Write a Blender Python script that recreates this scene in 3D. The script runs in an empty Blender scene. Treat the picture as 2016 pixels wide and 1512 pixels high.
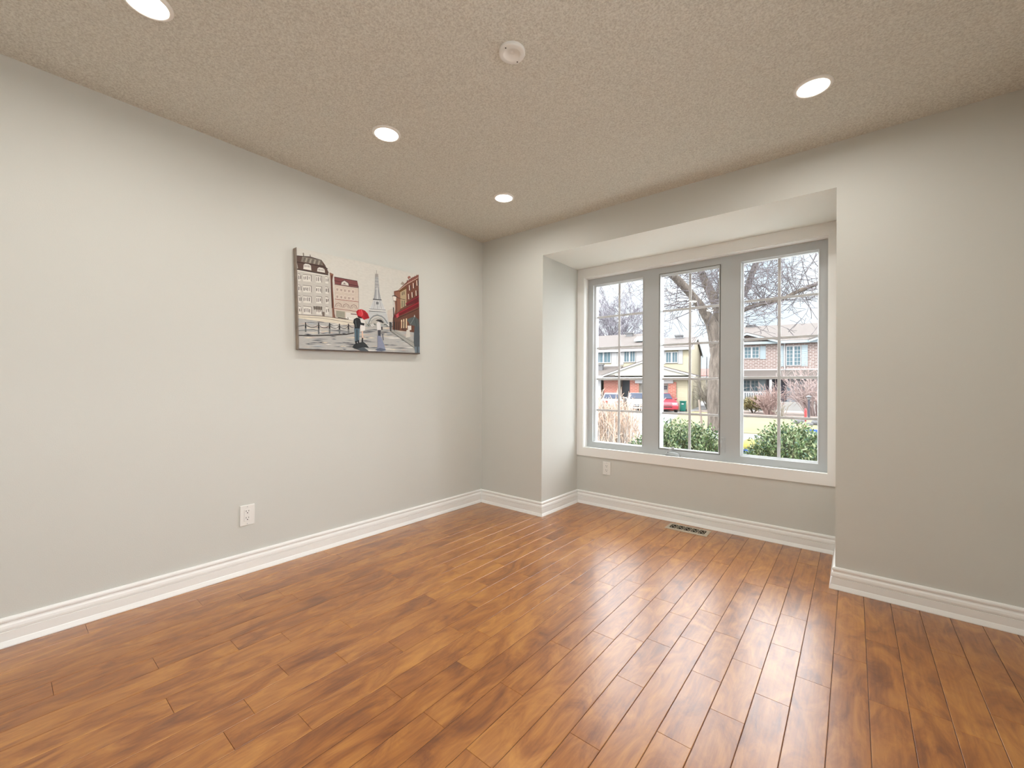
import bpy, math, random
from mathutils import Vector, Matrix
random.seed(7)
S = bpy.context.scene
COL = S.collection
PI = math.pi

# ------------------------------------------------------------------ camera
H = 2.44                                   # ceiling height
cam_d = bpy.data.cameras.new('camera')
cam_d.sensor_fit = 'HORIZONTAL'
cam_d.sensor_width = 36.0
cam_d.lens = 827.265 / 2016.0 * 36.0
cam_d.clip_start = 0.02
cam_d.clip_end = 400
cam = bpy.data.objects.new('camera', cam_d)
COL.objects.link(cam)
_yaw, _pit, _rol = math.radians(39.098), math.radians(0.242), math.radians(0.406)
_fw = Vector((-math.sin(_yaw) * math.cos(_pit), math.cos(_yaw) * math.cos(_pit), math.sin(_pit)))
_r = Vector((math.cos(_yaw), math.sin(_yaw), 0))
_u = _r.cross(_fw)
_R = _r * math.cos(_rol) + _u * math.sin(_rol)
_U = -_r * math.sin(_rol) + _u * math.cos(_rol)
cam.matrix_world = Matrix(((_R.x, _U.x, -_fw.x, 2.72393), (_R.y, _U.y, -_fw.y, -2.90055),
                           (_R.z, _U.z, -_fw.z, 1.09047), (0, 0, 0, 1)))
S.camera = cam

# ------------------------------------------------------------------ exposure, sky, sun
S.view_settings.view_transform = 'Standard'
S.view_settings.look = 'None'
S.view_settings.exposure = -0.20
S.view_settings.gamma = 1.0
S.view_settings.use_curve_mapping = False
SKY_STRENGTH = 10.0
SUN_STRENGTH = 5.0
LAMP_WATTS = 5.6
LAMP_SPREAD = 175.0
w = bpy.data.worlds.new('sky')
S.world = w
w.use_nodes = True
nt = w.node_tree
nt.nodes.clear()
wo = nt.nodes.new('ShaderNodeOutputWorld')
wb = nt.nodes.new('ShaderNodeBackground')
tc = nt.nodes.new('ShaderNodeTexCoord')
ns = nt.nodes.new('ShaderNodeTexNoise')
ns.inputs['Scale'].default_value = 3.2
ns.inputs['Detail'].default_value = 4
cr = nt.nodes.new('ShaderNodeValToRGB')
cr.color_ramp.elements[0].position = 0.20
cr.color_ramp.elements[0].color = (0.098, 0.116, 0.130, 1)
cr.color_ramp.elements[1].position = 0.90
cr.color_ramp.elements[1].color = (0.94, 0.97, 1.0, 1)
_e = cr.color_ramp.elements.new(0.52)
_e.color = (0.165, 0.172, 0.176, 1)
nt.links.new(tc.outputs['Generated'], ns.inputs['Vector'])
dp = nt.nodes.new('ShaderNodeVectorMath')            # a pale blue gap in the cloud cover over the houses
dp.operation = 'DOT_PRODUCT'
dp.inputs[1].default_value = (-0.274, 0.953, 0.127)
m1 = nt.nodes.new('ShaderNodeMath')
m1.operation = 'MULTIPLY_ADD'
m1.inputs[1].default_value = -9.0
m1.inputs[2].default_value = 8.75
m2_ = nt.nodes.new('ShaderNodeMath')
m2_.operation = 'MULTIPLY_ADD'
m2_.inputs[1].default_value = 0.9
nt.links.new(tc.outputs['Generated'], dp.inputs[0])
nt.links.new(dp.outputs['Value'], m1.inputs[0])
nt.links.new(ns.outputs['Fac'], m2_.inputs[0])
nt.links.new(m1.outputs[0], m2_.inputs[2])
nt.links.new(m2_.outputs[0], cr.inputs['Fac'])
nt.links.new(cr.outputs['Color'], wb.inputs['Color'])
wb.inputs['Strength'].default_value = SKY_STRENGTH
nt.links.new(wb.outputs['Background'], wo.inputs['Surface'])
sun_d = bpy.data.lights.new('sun', 'SUN')
sun_d.energy = SUN_STRENGTH
sun_d.angle = math.radians(12)
sun_d.color = (1.0, 0.96, 0.9)
sun = bpy.data.objects.new('sun', sun_d)
COL.objects.link(sun)
sun.location = (-6, -8, 14)
sun.rotation_euler = Vector((0.45, 0.75, -0.75)).to_track_quat('-Z', 'Y').to_euler()


# ------------------------------------------------------------------ helpers
def lin(c):
    return tuple(((v / 255.0) / 12.92 if v / 255.0 <= 0.04045 else ((v / 255.0 + 0.055) / 1.055) ** 2.4) for v in c)


class MB:
    def __init__(s):
        s.v, s.f, s.mi, s.c = [], [], [], []
        s.col = None

    def add(s, vs, fs, m=0):
        o = len(s.v)
        s.v += [tuple(v) for v in vs]
        for f in fs:
            s.f.append(tuple(i + o for i in f))
            s.mi.append(m)
            s.c.append(s.col)
        return s

    def box(s, x0, x1, y0, y1, z0, z1, m=0, M=None):
        vs = [(x, y, z) for z in (z0, z1) for y in (y0, y1) for x in (x0, x1)]
        if M: vs = [M @ Vector(v) for v in vs]
        return s.add(vs, [(0, 2, 3, 1), (4, 5, 7, 6), (0, 1, 5, 4), (2, 6, 7, 3), (0, 4, 6, 2), (1, 3, 7, 5)], m)

    def prism(s, poly, y0, y1, m=0, axis='y', M=None):
        # poly of (a,b): axis y -> (x,z), axis x -> (y,z), axis z -> (x,y)
        def P(a, b, t):
            v = {'y': (a, t, b), 'x': (t, a, b), 'z': (a, b, t)}[axis]
            return M @ Vector(v) if M else v
        n = len(poly)
        vs = [P(a, b, y0) for a, b in poly] + [P(a, b, y1) for a, b in poly]
        fs = [tuple(range(n))[::-1], tuple(range(n, 2 * n))]
        fs += [(i, (i + 1) % n, n + (i + 1) % n, n + i) for i in range(n)]
        return s.add(vs, fs, m)

    def tube(s, pts, rad, n=6, m=0, cap=True):
        pts = [Vector(p) for p in pts]
        if not hasattr(rad, '__len__'): rad = [rad] * len(pts)
        vs, fs = [], []
        up = None
        for i, p in enumerate(pts):
            t = (pts[min(i + 1, len(pts) - 1)] - pts[max(i - 1, 0)])
            t = t.normalized() if t.length > 1e-9 else Vector((0, 0, 1))
            if up is None:
                up = Vector((1, 0, 0)) if abs(t.x) < 0.8 else Vector((0, 1, 0))
            a = (up - t * up.dot(t)).normalized()
            b = t.cross(a)
            up = a
            for k in range(n):
                q = 2 * PI * k / n
                vs.append(p + (a * math.cos(q) + b * math.sin(q)) * rad[i])
        for i in range(len(pts) - 1):
            for k in range(n):
                k2 = (k + 1) % n
                fs.append((i * n + k, i * n + k2, (i + 1) * n + k2, (i + 1) * n + k))
        if cap:
            fs.append(tuple(range(n))[::-1])
            fs.append(tuple(range((len(pts) - 1) * n, len(pts) * n)))
        return s.add(vs, fs, m)

    def lathe(s, prof, n=32, M=None, m=0, close=False):
        vs, fs = [], []
        for r, z in prof:
            for k in range(n):
                q = 2 * PI * k / n
                v = Vector((r * math.cos(q), r * math.sin(q), z))
                vs.append(M @ v if M else v)
        for i in range(len(prof) - 1):
            for k in range(n):
                k2 = (k + 1) % n
                fs.append((i * n + k, i * n + k2, (i + 1) * n + k2, (i + 1) * n + k))
        if close:
            fs.append(tuple(range(n))[::-1])
            fs.append(tuple(range((len(prof) - 1) * n, len(prof) * n)))
        return s.add(vs, fs, m)

    def blob(s, c, r, n=12, k=8, jit=0.0, m=0):
        vs, fs = [], []
        for i in range(k + 1):
            t = PI * i / k
            for j in range(n):
                q = 2 * PI * j / n
                d = 1 + random.uniform(-jit, jit)
                vs.append((c[0] + r[0] * math.sin(t) * math.cos(q) * d, c[1] + r[1] * math.sin(t) * math.sin(q) * d, c[2] + r[2] * math.cos(t) * d))
        for i in range(k):
            for j in range(n):
                j2 = (j + 1) % n
                fs.append((i * n + j, (i + 1) * n + j, (i + 1) * n + j2, i * n + j2))
        return s.add(vs, fs, m)

    def build(s, name, mats, parent=None, smooth=False, bevel=0, loc=None):
        me = bpy.data.meshes.new(name)
        me.from_pydata(s.v, [], s.f)
        if not isinstance(mats, (list, tuple)): mats = [mats]
        for m in mats: me.materials.append(m)
        if len(mats) > 1: me.polygons.foreach_set('material_index', s.mi)
        if smooth: me.polygons.foreach_set('use_smooth', [True] * len(s.f))
        if any(c is not None for c in s.c):
            at = me.color_attributes.new('Col', 'FLOAT_COLOR', 'CORNER')
            arr = []
            for p, c in zip(me.polygons, s.c):
                c = c or (1, 1, 1)
                arr += [c[0], c[1], c[2], 1.0] * p.loop_total
            at.data.foreach_set('color', arr)
        me.update()
        o = bpy.data.objects.new(name, me)
        COL.objects.link(o)
        if parent: o.parent = parent
        if loc: o.location = loc
        if bevel:
            b = o.modifiers.new('bevel', 'BEVEL')
            b.width = bevel
            b.segments = 2
            b.limit_method = 'ANGLE'
            b.angle_limit = math.radians(40)
        return o


def tag(o, label, cat, group=None, kind=None):
    o['label'] = label
    o['category'] = cat
    if group: o['group'] = group
    if kind: o['kind'] = kind
    return o


def struct(o, label, cat):
    return tag(o, label, cat, kind='structure')


def empty(name, loc=(0, 0, 0), rz=0):
    o = bpy.data.objects.new(name, None)
    o.empty_display_size = 0.1
    COL.objects.link(o)
    o.location = loc
    o.rotation_euler = (0, 0, rz)
    return o


def copy_tree(o, parent=None):
    c = o.copy()
    COL.objects.link(c)
    if parent: c.parent = parent
    for ch in [x for x in bpy.data.objects if x.parent == o]:
        copy_tree(ch, c)
    return c


def mat(name, rgb, rough=0.6, metal=0.0, spec=0.5, var=0.0, vscale=8.0, bump=0.0, bscale=60.0, coat=0.0, emit=None, estr=0.0, rgb2=None, detail=3.0, stretch=None, dist=0.02):
    m = bpy.data.materials.new(name)
    m.use_nodes = True
    t = m.node_tree
    p = t.nodes['Principled BSDF']
    c = lin(rgb)
    p.inputs['Base Color'].default_value = (*c, 1)
    p.inputs['Roughness'].default_value = rough
    p.inputs['Metallic'].default_value = metal
    p.inputs['Specular IOR Level'].default_value = spec
    p.inputs['Coat Weight'].default_value = coat
    if emit:
        p.inputs['Emission Color'].default_value = (*emit, 1)
        p.inputs['Emission Strength'].default_value = estr
    if var or rgb2 or bump:
        co = t.nodes.new('ShaderNodeTexCoord')
        vec = co.outputs['Object']
        if stretch:
            mp = t.nodes.new('ShaderNodeMapping')
            mp.inputs['Scale'].default_value = stretch
            t.links.new(vec, mp.inputs['Vector'])
            vec = mp.outputs['Vector']
    if var or rgb2:
        n = t.nodes.new('ShaderNodeTexNoise')
        n.inputs['Scale'].default_value = vscale
        n.inputs['Detail'].default_value = detail
        t.links.new(vec, n.inputs['Vector'])
        r = t.nodes.new('ShaderNodeValToRGB')
        r.color_ramp.elements[0].position = 0.35
        r.color_ramp.elements[1].position = 0.65
        a = c if rgb2 else tuple(v * (1 - var) for v in c)
        b = lin(rgb2) if rgb2 else tuple(min(1, v * (1 + var)) for v in c)
        r.color_ramp.elements[0].color = (*a, 1)
        r.color_ramp.elements[1].color = (*b, 1)
        t.links.new(n.outputs['Fac'], r.inputs['Fac'])
        t.links.new(r.outputs['Color'], p.inputs['Base Color'])
    if bump:
        n2 = t.nodes.new('ShaderNodeTexNoise')
        n2.inputs['Scale'].default_value = bscale
        n2.inputs['Detail'].default_value = 3
        t.links.new(vec, n2.inputs['Vector'])
        bp = t.nodes.new('ShaderNodeBump')
        bp.inputs['Strength'].default_value = bump
        bp.inputs['Distance'].default_value = dist
        t.links.new(n2.outputs['Fac'], bp.inputs['Height'])
        t.links.new(bp.outputs['Normal'], p.inputs['Normal'])
    return m


def glass_mat(name, tint=(1, 1, 1), refl=0.08):
    m = bpy.data.materials.new(name)
    m.use_nodes = True
    t = m.node_tree
    t.nodes.clear()
    o = t.nodes.new('ShaderNodeOutputMaterial')
    mx = t.nodes.new('ShaderNodeMixShader')
    tr = t.nodes.new('ShaderNodeBsdfTransparent')
    tr.inputs['Color'].default_value = (*tint, 1)
    gl = t.nodes.new('ShaderNodeBsdfGlossy')
    gl.inputs['Roughness'].default_value = 0.02
    lw = t.nodes.new('ShaderNodeLayerWeight')
    pw = t.nodes.new('ShaderNodeMath')
    pw.operation = 'POWER'
    pw.inputs[1].default_value = 5.0
    ma = t.nodes.new('ShaderNodeMath')
    ma.operation = 'MULTIPLY_ADD'
    ma.inputs[1].default_value = 0.6
    ma.inputs[2].default_value = 0.012
    t.links.new(lw.outputs['Facing'], pw.inputs[0])
    t.links.new(pw.outputs[0], ma.inputs[0])
    t.links.new(ma.outputs[0], mx.inputs['Fac'])
    t.links.new(tr.outputs['BSDF'], mx.inputs[1])
    t.links.new(gl.outputs['BSDF'], mx.inputs[2])
    t.links.new(mx.outputs['Shader'], o.inputs['Surface'])
    return m


def brick_mat(name, c1, c2, mortar, scale, rough=0.8, bw=0.5, rh=0.25, msize=0.02):
    m = bpy.data.materials.new(name)
    m.use_nodes = True
    t = m.node_tree
    p = t.nodes['Principled BSDF']
    p.inputs['Roughness'].default_value = rough
    co = t.nodes.new('ShaderNodeTexCoord')
    sp = t.nodes.new('ShaderNodeSeparateXYZ')
    cb = t.nodes.new('ShaderNodeCombineXYZ')
    ad = t.nodes.new('ShaderNodeMath')
    t.links.new(co.outputs['Object'], sp.inputs['Vector'])
    t.links.new(sp.outputs['X'], ad.inputs[0])
    t.links.new(sp.outputs['Y'], ad.inputs[1])
    t.links.new(ad.outputs[0], cb.inputs['X'])
    t.links.new(sp.outputs['Z'], cb.inputs['Y'])
    b = t.nodes.new('ShaderNodeTexBrick')
    b.inputs['Color1'].default_value = (*lin(c1), 1)
    b.inputs['Color2'].default_value = (*lin(c2), 1)
    b.inputs['Mortar'].default_value = (*lin(mortar), 1)
    b.inputs['Scale'].default_value = scale
    b.inputs['Mortar Size'].default_value = msize
    b.inputs['Brick Width'].default_value = bw
    b.inputs['Row Height'].default_value = rh
    t.links.new(cb.outputs['Vector'], b.inputs['Vector'])
    t.links.new(b.outputs['Color'], p.inputs['Base Color'])
    return m


def siding_mat(name, c, pitch=0.15):
    m = bpy.data.materials.new(name)
    m.use_nodes = True
    t = m.node_tree
    p = t.nodes['Principled BSDF']
    p.inputs['Roughness'].default_value = 0.7
    p.inputs['Base Color'].default_value = (*lin(c), 1)
    co = t.nodes.new('ShaderNodeTexCoord')
    sp = t.nodes.new('ShaderNodeSeparateXYZ')
    t.links.new(co.outputs['Object'], sp.inputs['Vector'])
    d = t.nodes.new('ShaderNodeMath')
    d.operation = 'DIVIDE'
    d.inputs[1].default_value = pitch
    t.links.new(sp.outputs['Z'], d.inputs[0])
    f = t.nodes.new('ShaderNodeMath')
    f.operation = 'FRACT'
    t.links.new(d.outputs[0], f.inputs[0])
    bp = t.nodes.new('ShaderNodeBump')
    bp.inputs['Strength'].default_value = 0.6
    bp.inputs['Distance'].default_value = 0.05
    bp.invert = True
    t.links.new(f.outputs[0], bp.inputs['Height'])
    t.links.new(bp.outputs['Normal'], p.inputs['Normal'])
    return m


def attr_mat(name, rough=0.7, noise=0.12, nscale=(18, 60, 60), coat=0.0):
    m = bpy.data.materials.new(name)
    m.use_nodes = True
    t = m.node_tree
    p = t.nodes['Principled BSDF']
    p.inputs['Roughness'].default_value = rough
    p.inputs['Coat Weight'].default_value = coat
    a = t.nodes.new('ShaderNodeAttribute')
    a.attribute_name = 'Col'
    co = t.nodes.new('ShaderNodeTexCoord')
    mp = t.nodes.new('ShaderNodeMapping')
    mp.inputs['Scale'].default_value = nscale
    t.links.new(co.outputs['Object'], mp.inputs['Vector'])
    n = t.nodes.new('ShaderNodeTexNoise')
    n.inputs['Scale'].default_value = 1
    n.inputs['Detail'].default_value = 4
    t.links.new(mp.outputs['Vector'], n.inputs['Vector'])
    mr = t.nodes.new('ShaderNodeMapRange')
    mr.inputs['From Min'].default_value = 0.3
    mr.inputs['From Max'].default_value = 0.7
    mr.inputs['To Min'].default_value = 1 - noise
    mr.inputs['To Max'].default_value = 1 + noise
    t.links.new(n.outputs['Fac'], mr.inputs['Value'])
    mx = t.nodes.new('ShaderNodeVectorMath')
    mx.operation = 'SCALE'
    t.links.new(a.outputs['Color'], mx.inputs[0])
    t.links.new(mr.outputs['Result'], mx.inputs['Scale'])
    t.links.new(mx.outputs['Vector'], p.inputs['Base Color'])
    return m


def ceiling_mat():
    m = mat('stipple_ceiling', (228, 219, 206), 0.95, spec=0.1)
    t = m.node_tree
    p = t.nodes['Principled BSDF']
    co = t.nodes.new('ShaderNodeTexCoord')
    n = t.nodes.new('ShaderNodeTexNoise')
    n.inputs['Scale'].default_value = 140
    n.inputs['Detail'].default_value = 4
    n.inputs['Roughness'].default_value = 0.65
    t.links.new(co.outputs['Object'], n.inputs['Vector'])
    r = t.nodes.new('ShaderNodeValToRGB')
    r.color_ramp.elements[0].position = 0.30
    r.color_ramp.elements[1].position = 0.62
    r.color_ramp.elements[0].color = (*lin((208, 204, 192)), 1)
    r.color_ramp.elements[1].color = (*lin((243, 242, 232)), 1)
    t.links.new(n.outputs['Fac'], r.inputs['Fac'])
    t.links.new(r.outputs['Color'], p.inputs['Base Color'])
    b = t.nodes.new('ShaderNodeBump')
    b.inputs['Strength'].default_value = 0.7
    b.inputs['Distance'].default_value = 0.012
    t.links.new(n.outputs['Fac'], b.inputs['Height'])
    t.links.new(b.outputs['Normal'], p.inputs['Normal'])
    return m


def floor_mat():
    m = bpy.data.materials.new('stained_maple_planks')
    m.use_nodes = True
    t = m.node_tree
    N = t.nodes.new
    Lk = t.links.new
    p = t.nodes['Principled BSDF']
    a = N('ShaderNodeAttribute')
    a.attribute_name = 'Col'
    sp = N('ShaderNodeSeparateColor')
    Lk(a.outputs['Color'], sp.inputs['Color'])
    co = N('ShaderNodeTexCoord')
    off = N('ShaderNodeCombineXYZ')
    ml = N('ShaderNodeMath')
    ml.operation = 'MULTIPLY'
    ml.inputs[1].default_value = 37.0
    Lk(sp.outputs['Green'], ml.inputs[0])
    Lk(ml.outputs[0], off.inputs['X'])
    Lk(ml.outputs[0], off.inputs['Z'])
    va = N('ShaderNodeVectorMath')
    Lk(co.outputs['Object'], va.inputs[0])
    Lk(off.outputs['Vector'], va.inputs[1])
    mp = N('ShaderNodeMapping')
    mp.inputs['Scale'].default_value = (13, 4.2, 13)
    Lk(va.outputs['Vector'], mp.inputs['Vector'])
    n1 = N('ShaderNodeTexNoise')                     # broad mottled figure
    n1.inputs['Scale'].default_value = 1.0
    n1.inputs['Detail'].default_value = 5
    n1.inputs['Roughness'].default_value = 0.62
    n1.inputs['Distortion'].default_value = 1.35
    Lk(mp.outputs['Vector'], n1.inputs['Vector'])
    mp2 = N('ShaderNodeMapping')
    mp2.inputs['Scale'].default_value = (120, 5, 120)
    Lk(va.outputs['Vector'], mp2.inputs['Vector'])
    n2 = N('ShaderNodeTexNoise')                     # fine grain lines
    n2.inputs['Scale'].default_value = 1.0
    n2.inputs['Detail'].default_value = 5
    Lk(mp2.outputs['Vector'], n2.inputs['Vector'])
    mm = N('ShaderNodeMath')
    mm.operation = 'MULTIPLY_ADD'
    mm.inputs[1].default_value = 0.28
    Lk(n2.outputs['Fac'], mm.inputs[0])
    Lk(n1.outputs['Fac'], mm.inputs[2])
    m2 = N('ShaderNodeMath')
    m2.operation = 'MULTIPLY_ADD'
    m2.inputs[1].default_value = 0.13
    Lk(sp.outputs['Red'], m2.inputs[0])
    Lk(mm.outputs[0], m2.inputs[2])
    r = N('ShaderNodeValToRGB')
    e = r.color_ramp.elements
    e[0].position = 0.31
    e[0].color = (*lin((82, 42, 12)), 1)
    e[1].position = 0.94
    e[1].color = (*lin((190, 130, 58)), 1)
    x = e.new(0.50)
    x.color = (*lin((122, 68, 22)), 1)
    x = e.new(0.66)
    x.color = (*lin((154, 93, 34)), 1)
    Lk(m2.outputs[0], r.inputs['Fac'])
    Lk(r.outputs['Color'], p.inputs['Base Color'])
    p.inputs['Roughness'].default_value = 0.30
    p.inputs['Specular IOR Level'].default_value = 0.12
    p.inputs['Coat Weight'].default_value = 1.0
    p.inputs['Coat Roughness'].default_value = 0.29
    p.inputs['Coat IOR'].default_value = 1.68
    nb = N('ShaderNodeTexNoise')
    nb.inputs['Scale'].default_value = 14
    nb.inputs['Detail'].default_value = 2
    Lk(va.outputs['Vector'], nb.inputs['Vector'])
    bp = N('ShaderNodeBump')
    bp.inputs['Strength'].default_value = 0.12
    bp.inputs['Distance'].default_value = 0.006
    Lk(nb.outputs['Fac'], bp.inputs['Height'])
    Lk(bp.outputs['Normal'], p.inputs['Normal'])
    Lk(bp.outputs['Normal'], p.inputs['Coat Normal'])
    return m


M_wall = mat('greige_wall_paint', (214, 215, 209), 0.85, spec=0.2, bump=0.10, bscale=220, dist=0.003)
M_wall2 = M_wall
M_ceil = ceiling_mat()
M_soffit = mat('brightened_soffit', (244, 246, 240), 0.8, spec=0.2)  # soffit colour lightened to carry the light from window and floor
M_floor = floor_mat()
M_groove = mat('dark_groove', (48, 24, 12), 0.7)
M_trim = mat('white_trim_paint', (247, 247, 244), 0.38, spec=0.4)
M_vinyl = mat('white_vinyl', (194, 198, 199), 0.4, spec=0.4)
M_vshadow = mat('grey_weatherstrip', (92, 88, 80), 0.7)
M_grille = mat('white_grille', (205, 205, 205), 0.45)
M_glass = glass_mat('clear_glass')
M_plastic = mat('white_plastic', (238, 238, 234), 0.35, spec=0.5)
M_dark = mat('dark_slot', (20, 18, 16), 0.7)
M_nickel = mat('brushed_nickel', (206, 196, 178), 0.32, metal=0.75)

# ------------------------------------------------------------------ room shell
D, X1, X2, HS = 0.5856, 0.6935, 2.6495, 2.190      # bay depth, bay left, bay right, bay soffit
XR, YB = 3.42, -4.45                               # right wall, rear wall
YO = D + 0.19                                      # outside face of the window wall

o = MB().box(-0.2, 0, YB - 0.2, YO, -0.15, H + 0.2).build('wall_left', M_wall)
struct(o, 'long plain greige wall on the left with the canvas on it', 'wall')
SY0, SY1, SZ0, SZ1 = -3.4, -1.95, 0.8, 2.12          # side window added in the right wall, out of frame, as daylight fill
mb = MB().box(XR, XR + 0.2, YB - 0.2, SY0, -0.15, H + 0.2).box(XR, XR + 0.2, SY1, YO, -0.15, H + 0.2)
mb.box(XR, XR + 0.2, SY0, SY1, -0.15, SZ0).box(XR, XR + 0.2, SY0, SY1, SZ1, H + 0.2)
o = mb.build('wall_right', M_wall)
struct(o, 'plain greige wall on the right side of the room', 'wall')
o = MB().box(0, XR, YB - 0.2, YB, -0.15, H + 0.2).build('wall_rear', M_wall)
struct(o, 'plain greige wall behind the camera', 'wall')
mb = MB().box(0, X1, 0, YO, -0.15, H + 0.2).box(X2, XR, 0, YO, -0.15, H + 0.2).box(X1, X2, 0, YO, HS, H + 0.2)
o = mb.build('wall_front', [M_wall])
struct(o, 'greige wall with the deep window bay cut into it', 'wall')
me = o.data
me.materials.append(M_soffit)
for p in me.polygons:
    if p.normal.z < -0.9 and abs(p.center.z - HS) < 1e-3: p.material_index = 1
# wall at the back of the bay, with the window opening
WX0, WX1, WZ0, WZ1 = 0.735, 2.619, 0.493, 2.131
mb = MB().box(X1, X2, D, YO, -0.15, WZ0).box(X1, X2, D, YO, WZ1, HS).box(X1, WX0, D, YO, WZ0, WZ1).box(WX1, X2, D, YO, WZ0, WZ1)
struct(mb.build('wall_bay', M_wall2), 'greige wall under the window at the back of the bay', 'wall')
o = MB().box(0, XR, YB, 0, H, H + 0.2).build('ceiling', M_ceil)
struct(o, 'beige stippled ceiling with recessed lights', 'ceiling')

# floor: every plank is modelled, joints where the photograph shows them
PW, PX0 = 0.105, 0.0384
known = {4: [-1.92], 6: [-1.46], 7: [-2.1, -1.16], 9: [-1.48], 10: [-2.35, -2.02], 12: [-2.26], 14: [-1.74, -1.01], 15: [-1.99, -0.76],
         16: [-1.72, -1.39], 17: [-2.0, -1.21, -0.79], 19: [-1.75, -1.41, -1.11, -0.83], 20: [-1.0, -0.71], 21: [-1.57, -1.2, -0.86],
         22: [-1.36, -1.02, -0.64], 23: [-1.18, -0.8, -0.5], 24: [-0.98], 26: [-0.96], 28: [-0.41]}
rf = random.Random(21)
mb = MB()
sub = MB()


def plank(x0, x1, y0, y1):
    if x1 - x0 < 0.004 or y1 - y0 < 0.004: return
    g, c, h = 0.0007, 0.0013, 0.0012
    mb.col = (rf.random(), rf.random(), rf.random())
    a0, a1, b0, b1 = x0 + g, x1 - g, y0 + 0.0003, y1 - 0.0003
    vs = [(a0, b0, -h), (a1, b0, -h), (a1, b1, -h), (a0, b1, -h), (a0 + c, b0 + .0008, 0), (a1 - c, b0 + .0008, 0), (a1 - c, b1 - .0008, 0), (a0 + c, b1 - .0008, 0)]
    mb.add(vs, [(4, 5, 6, 7), (0, 1, 5, 4), (1, 2, 6, 5), (2, 3, 7, 6), (3, 0, 4, 7)], 0)


for n in range(-1, 34):
    x0, x1 = max(0, PX0 + n * PW), min(XR, PX0 + (n + 1) * PW)
    if x1 <= x0: continue
    js = sorted(known.get(n, []))
    ys = []
    if js:
        y = js[0] - rf.uniform(0.5, 1.0)
        while y > YB + 0.1:
            ys.append(y)
            y -= rf.uniform(0.35, 1.15)
        ys += js
        y = js[-1] + rf.uniform(0.4, 0.9)
    else:
        y = YB + rf.uniform(0.2, 0.9)
    while y < D - 0.1:
        ys.append(y)
        y += rf.uniform(0.4, 1.15)
    segs = sorted([YB] + ys + [D])
    for a, b in zip(segs[:-1], segs[1:]):
        # clip to the room outline: bay only between X1 and X2
        if b <= 0:
            plank(x0, x1, a, b)
        else:
            bx0, bx1 = max(x0, X1), min(x1, X2)
            if a < 0:
                if bx1 - bx0 > 0.09: plank(x0, x1, a, b)
                else:
                    plank(x0, x1, a, 0)
                    plank(bx0, bx1, 0, b)
            else:
                plank(bx0, bx1, a, b)
mb.col = None
fl = mb.box(0, XR, YB, 0, -0.05, -0.0012, 1).box(X1, X2, 0, D, -0.05, -0.0012, 1).build('floor', [M_floor, M_groove])
struct(fl, 'glossy brown stained maple plank floor', 'floor')

# baseboards: one moulded profile swept round the room with mitred corners
PROF = [(0.0265, 0.0), (0.0265, 0.004), (0.019, 0.021), (0.0165, 0.024), (0.0155, 0.060), (0.0125, 0.0615), (0.0125, 0.0645), (0.0165, 0.066),
        (0.0165, 0.074), (0.0145, 0.084), (0.0095, 0.0905), (0.0085, 0.096), (0.0125, 0.100), (0.0130, 0.107), (0.0105, 0.113), (0.004, 0.1165), (0.0, 0.1165)]
path = [(0, YB), (0, 0), (X1, 0), (X1, D), (X2, D), (X2, 0), (XR, 0), (XR, YB)]
bname = ['left', 'front_left', 'bay_left', 'bay_back', 'bay_right', 'front_right', 'right']
blab = ['white moulded baseboard along the long left wall', 'short white baseboard between the left corner and the bay',
        'white baseboard on the left side of the window bay', 'white baseboard under the window behind the floor register',
        'white baseboard on the right side of the window bay', 'white baseboard on the wall right of the window bay',
        'white baseboard along the right wall']


def nrm(a, b):                                     # normal pointing into the room
    dx, dy = b[0] - a[0], b[1] - a[1]
    l = math.hypot(dx, dy)
    return (dy / l, -dx / l)


for i in range(len(path) - 1):
    a, b = path[i], path[i + 1]
    n0 = nrm(a, b)
    def off(pt, q, t):                              # mitred offset of an end point
        if q is None: return (pt[0] + n0[0] * t, pt[1] + n0[1] * t)
        return (pt[0] + (n0[0] + q[0]) * t, pt[1] + (n0[1] + q[1]) * t)
    qa = nrm(path[i - 1], a) if i > 0 else None
    qb = nrm(b, path[i + 2]) if i + 2 < len(path) else None
    vs = []
    for (t, z) in PROF: vs.append((*off(a, qa, t), z))
    for (t, z) in PROF: vs.append((*off(b, qb, t), z))
    k = len(PROF)
    fs = [(j, j + 1, k + j + 1, k + j) for j in range(k - 1)] + [tuple(range(k)), tuple(range(k, 2 * k))[::-1]]
    o = MB().add(vs, fs).build('baseboard_' + bname[i], M_trim)
    struct(o, blab[i], 'baseboard')

# ------------------------------------------------------------------ window
win = empty('window_1', (1.677, D, 0.444))
struct(win, 'wide white three-light window with grilles in the bay', 'window')
WY = win.location.copy()


def wpart(mbx, name, m, parent=win, bevel=0, smooth=False, label=None):
    o = mbx.build(name, m, None, smooth=smooth, bevel=bevel)
    o.parent = parent
    base = Vector((0, 0, 0))
    q = parent
    while q: base += q.location; q = q.parent
    o.location = -base
    if label: o['label'] = label
    return o


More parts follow.
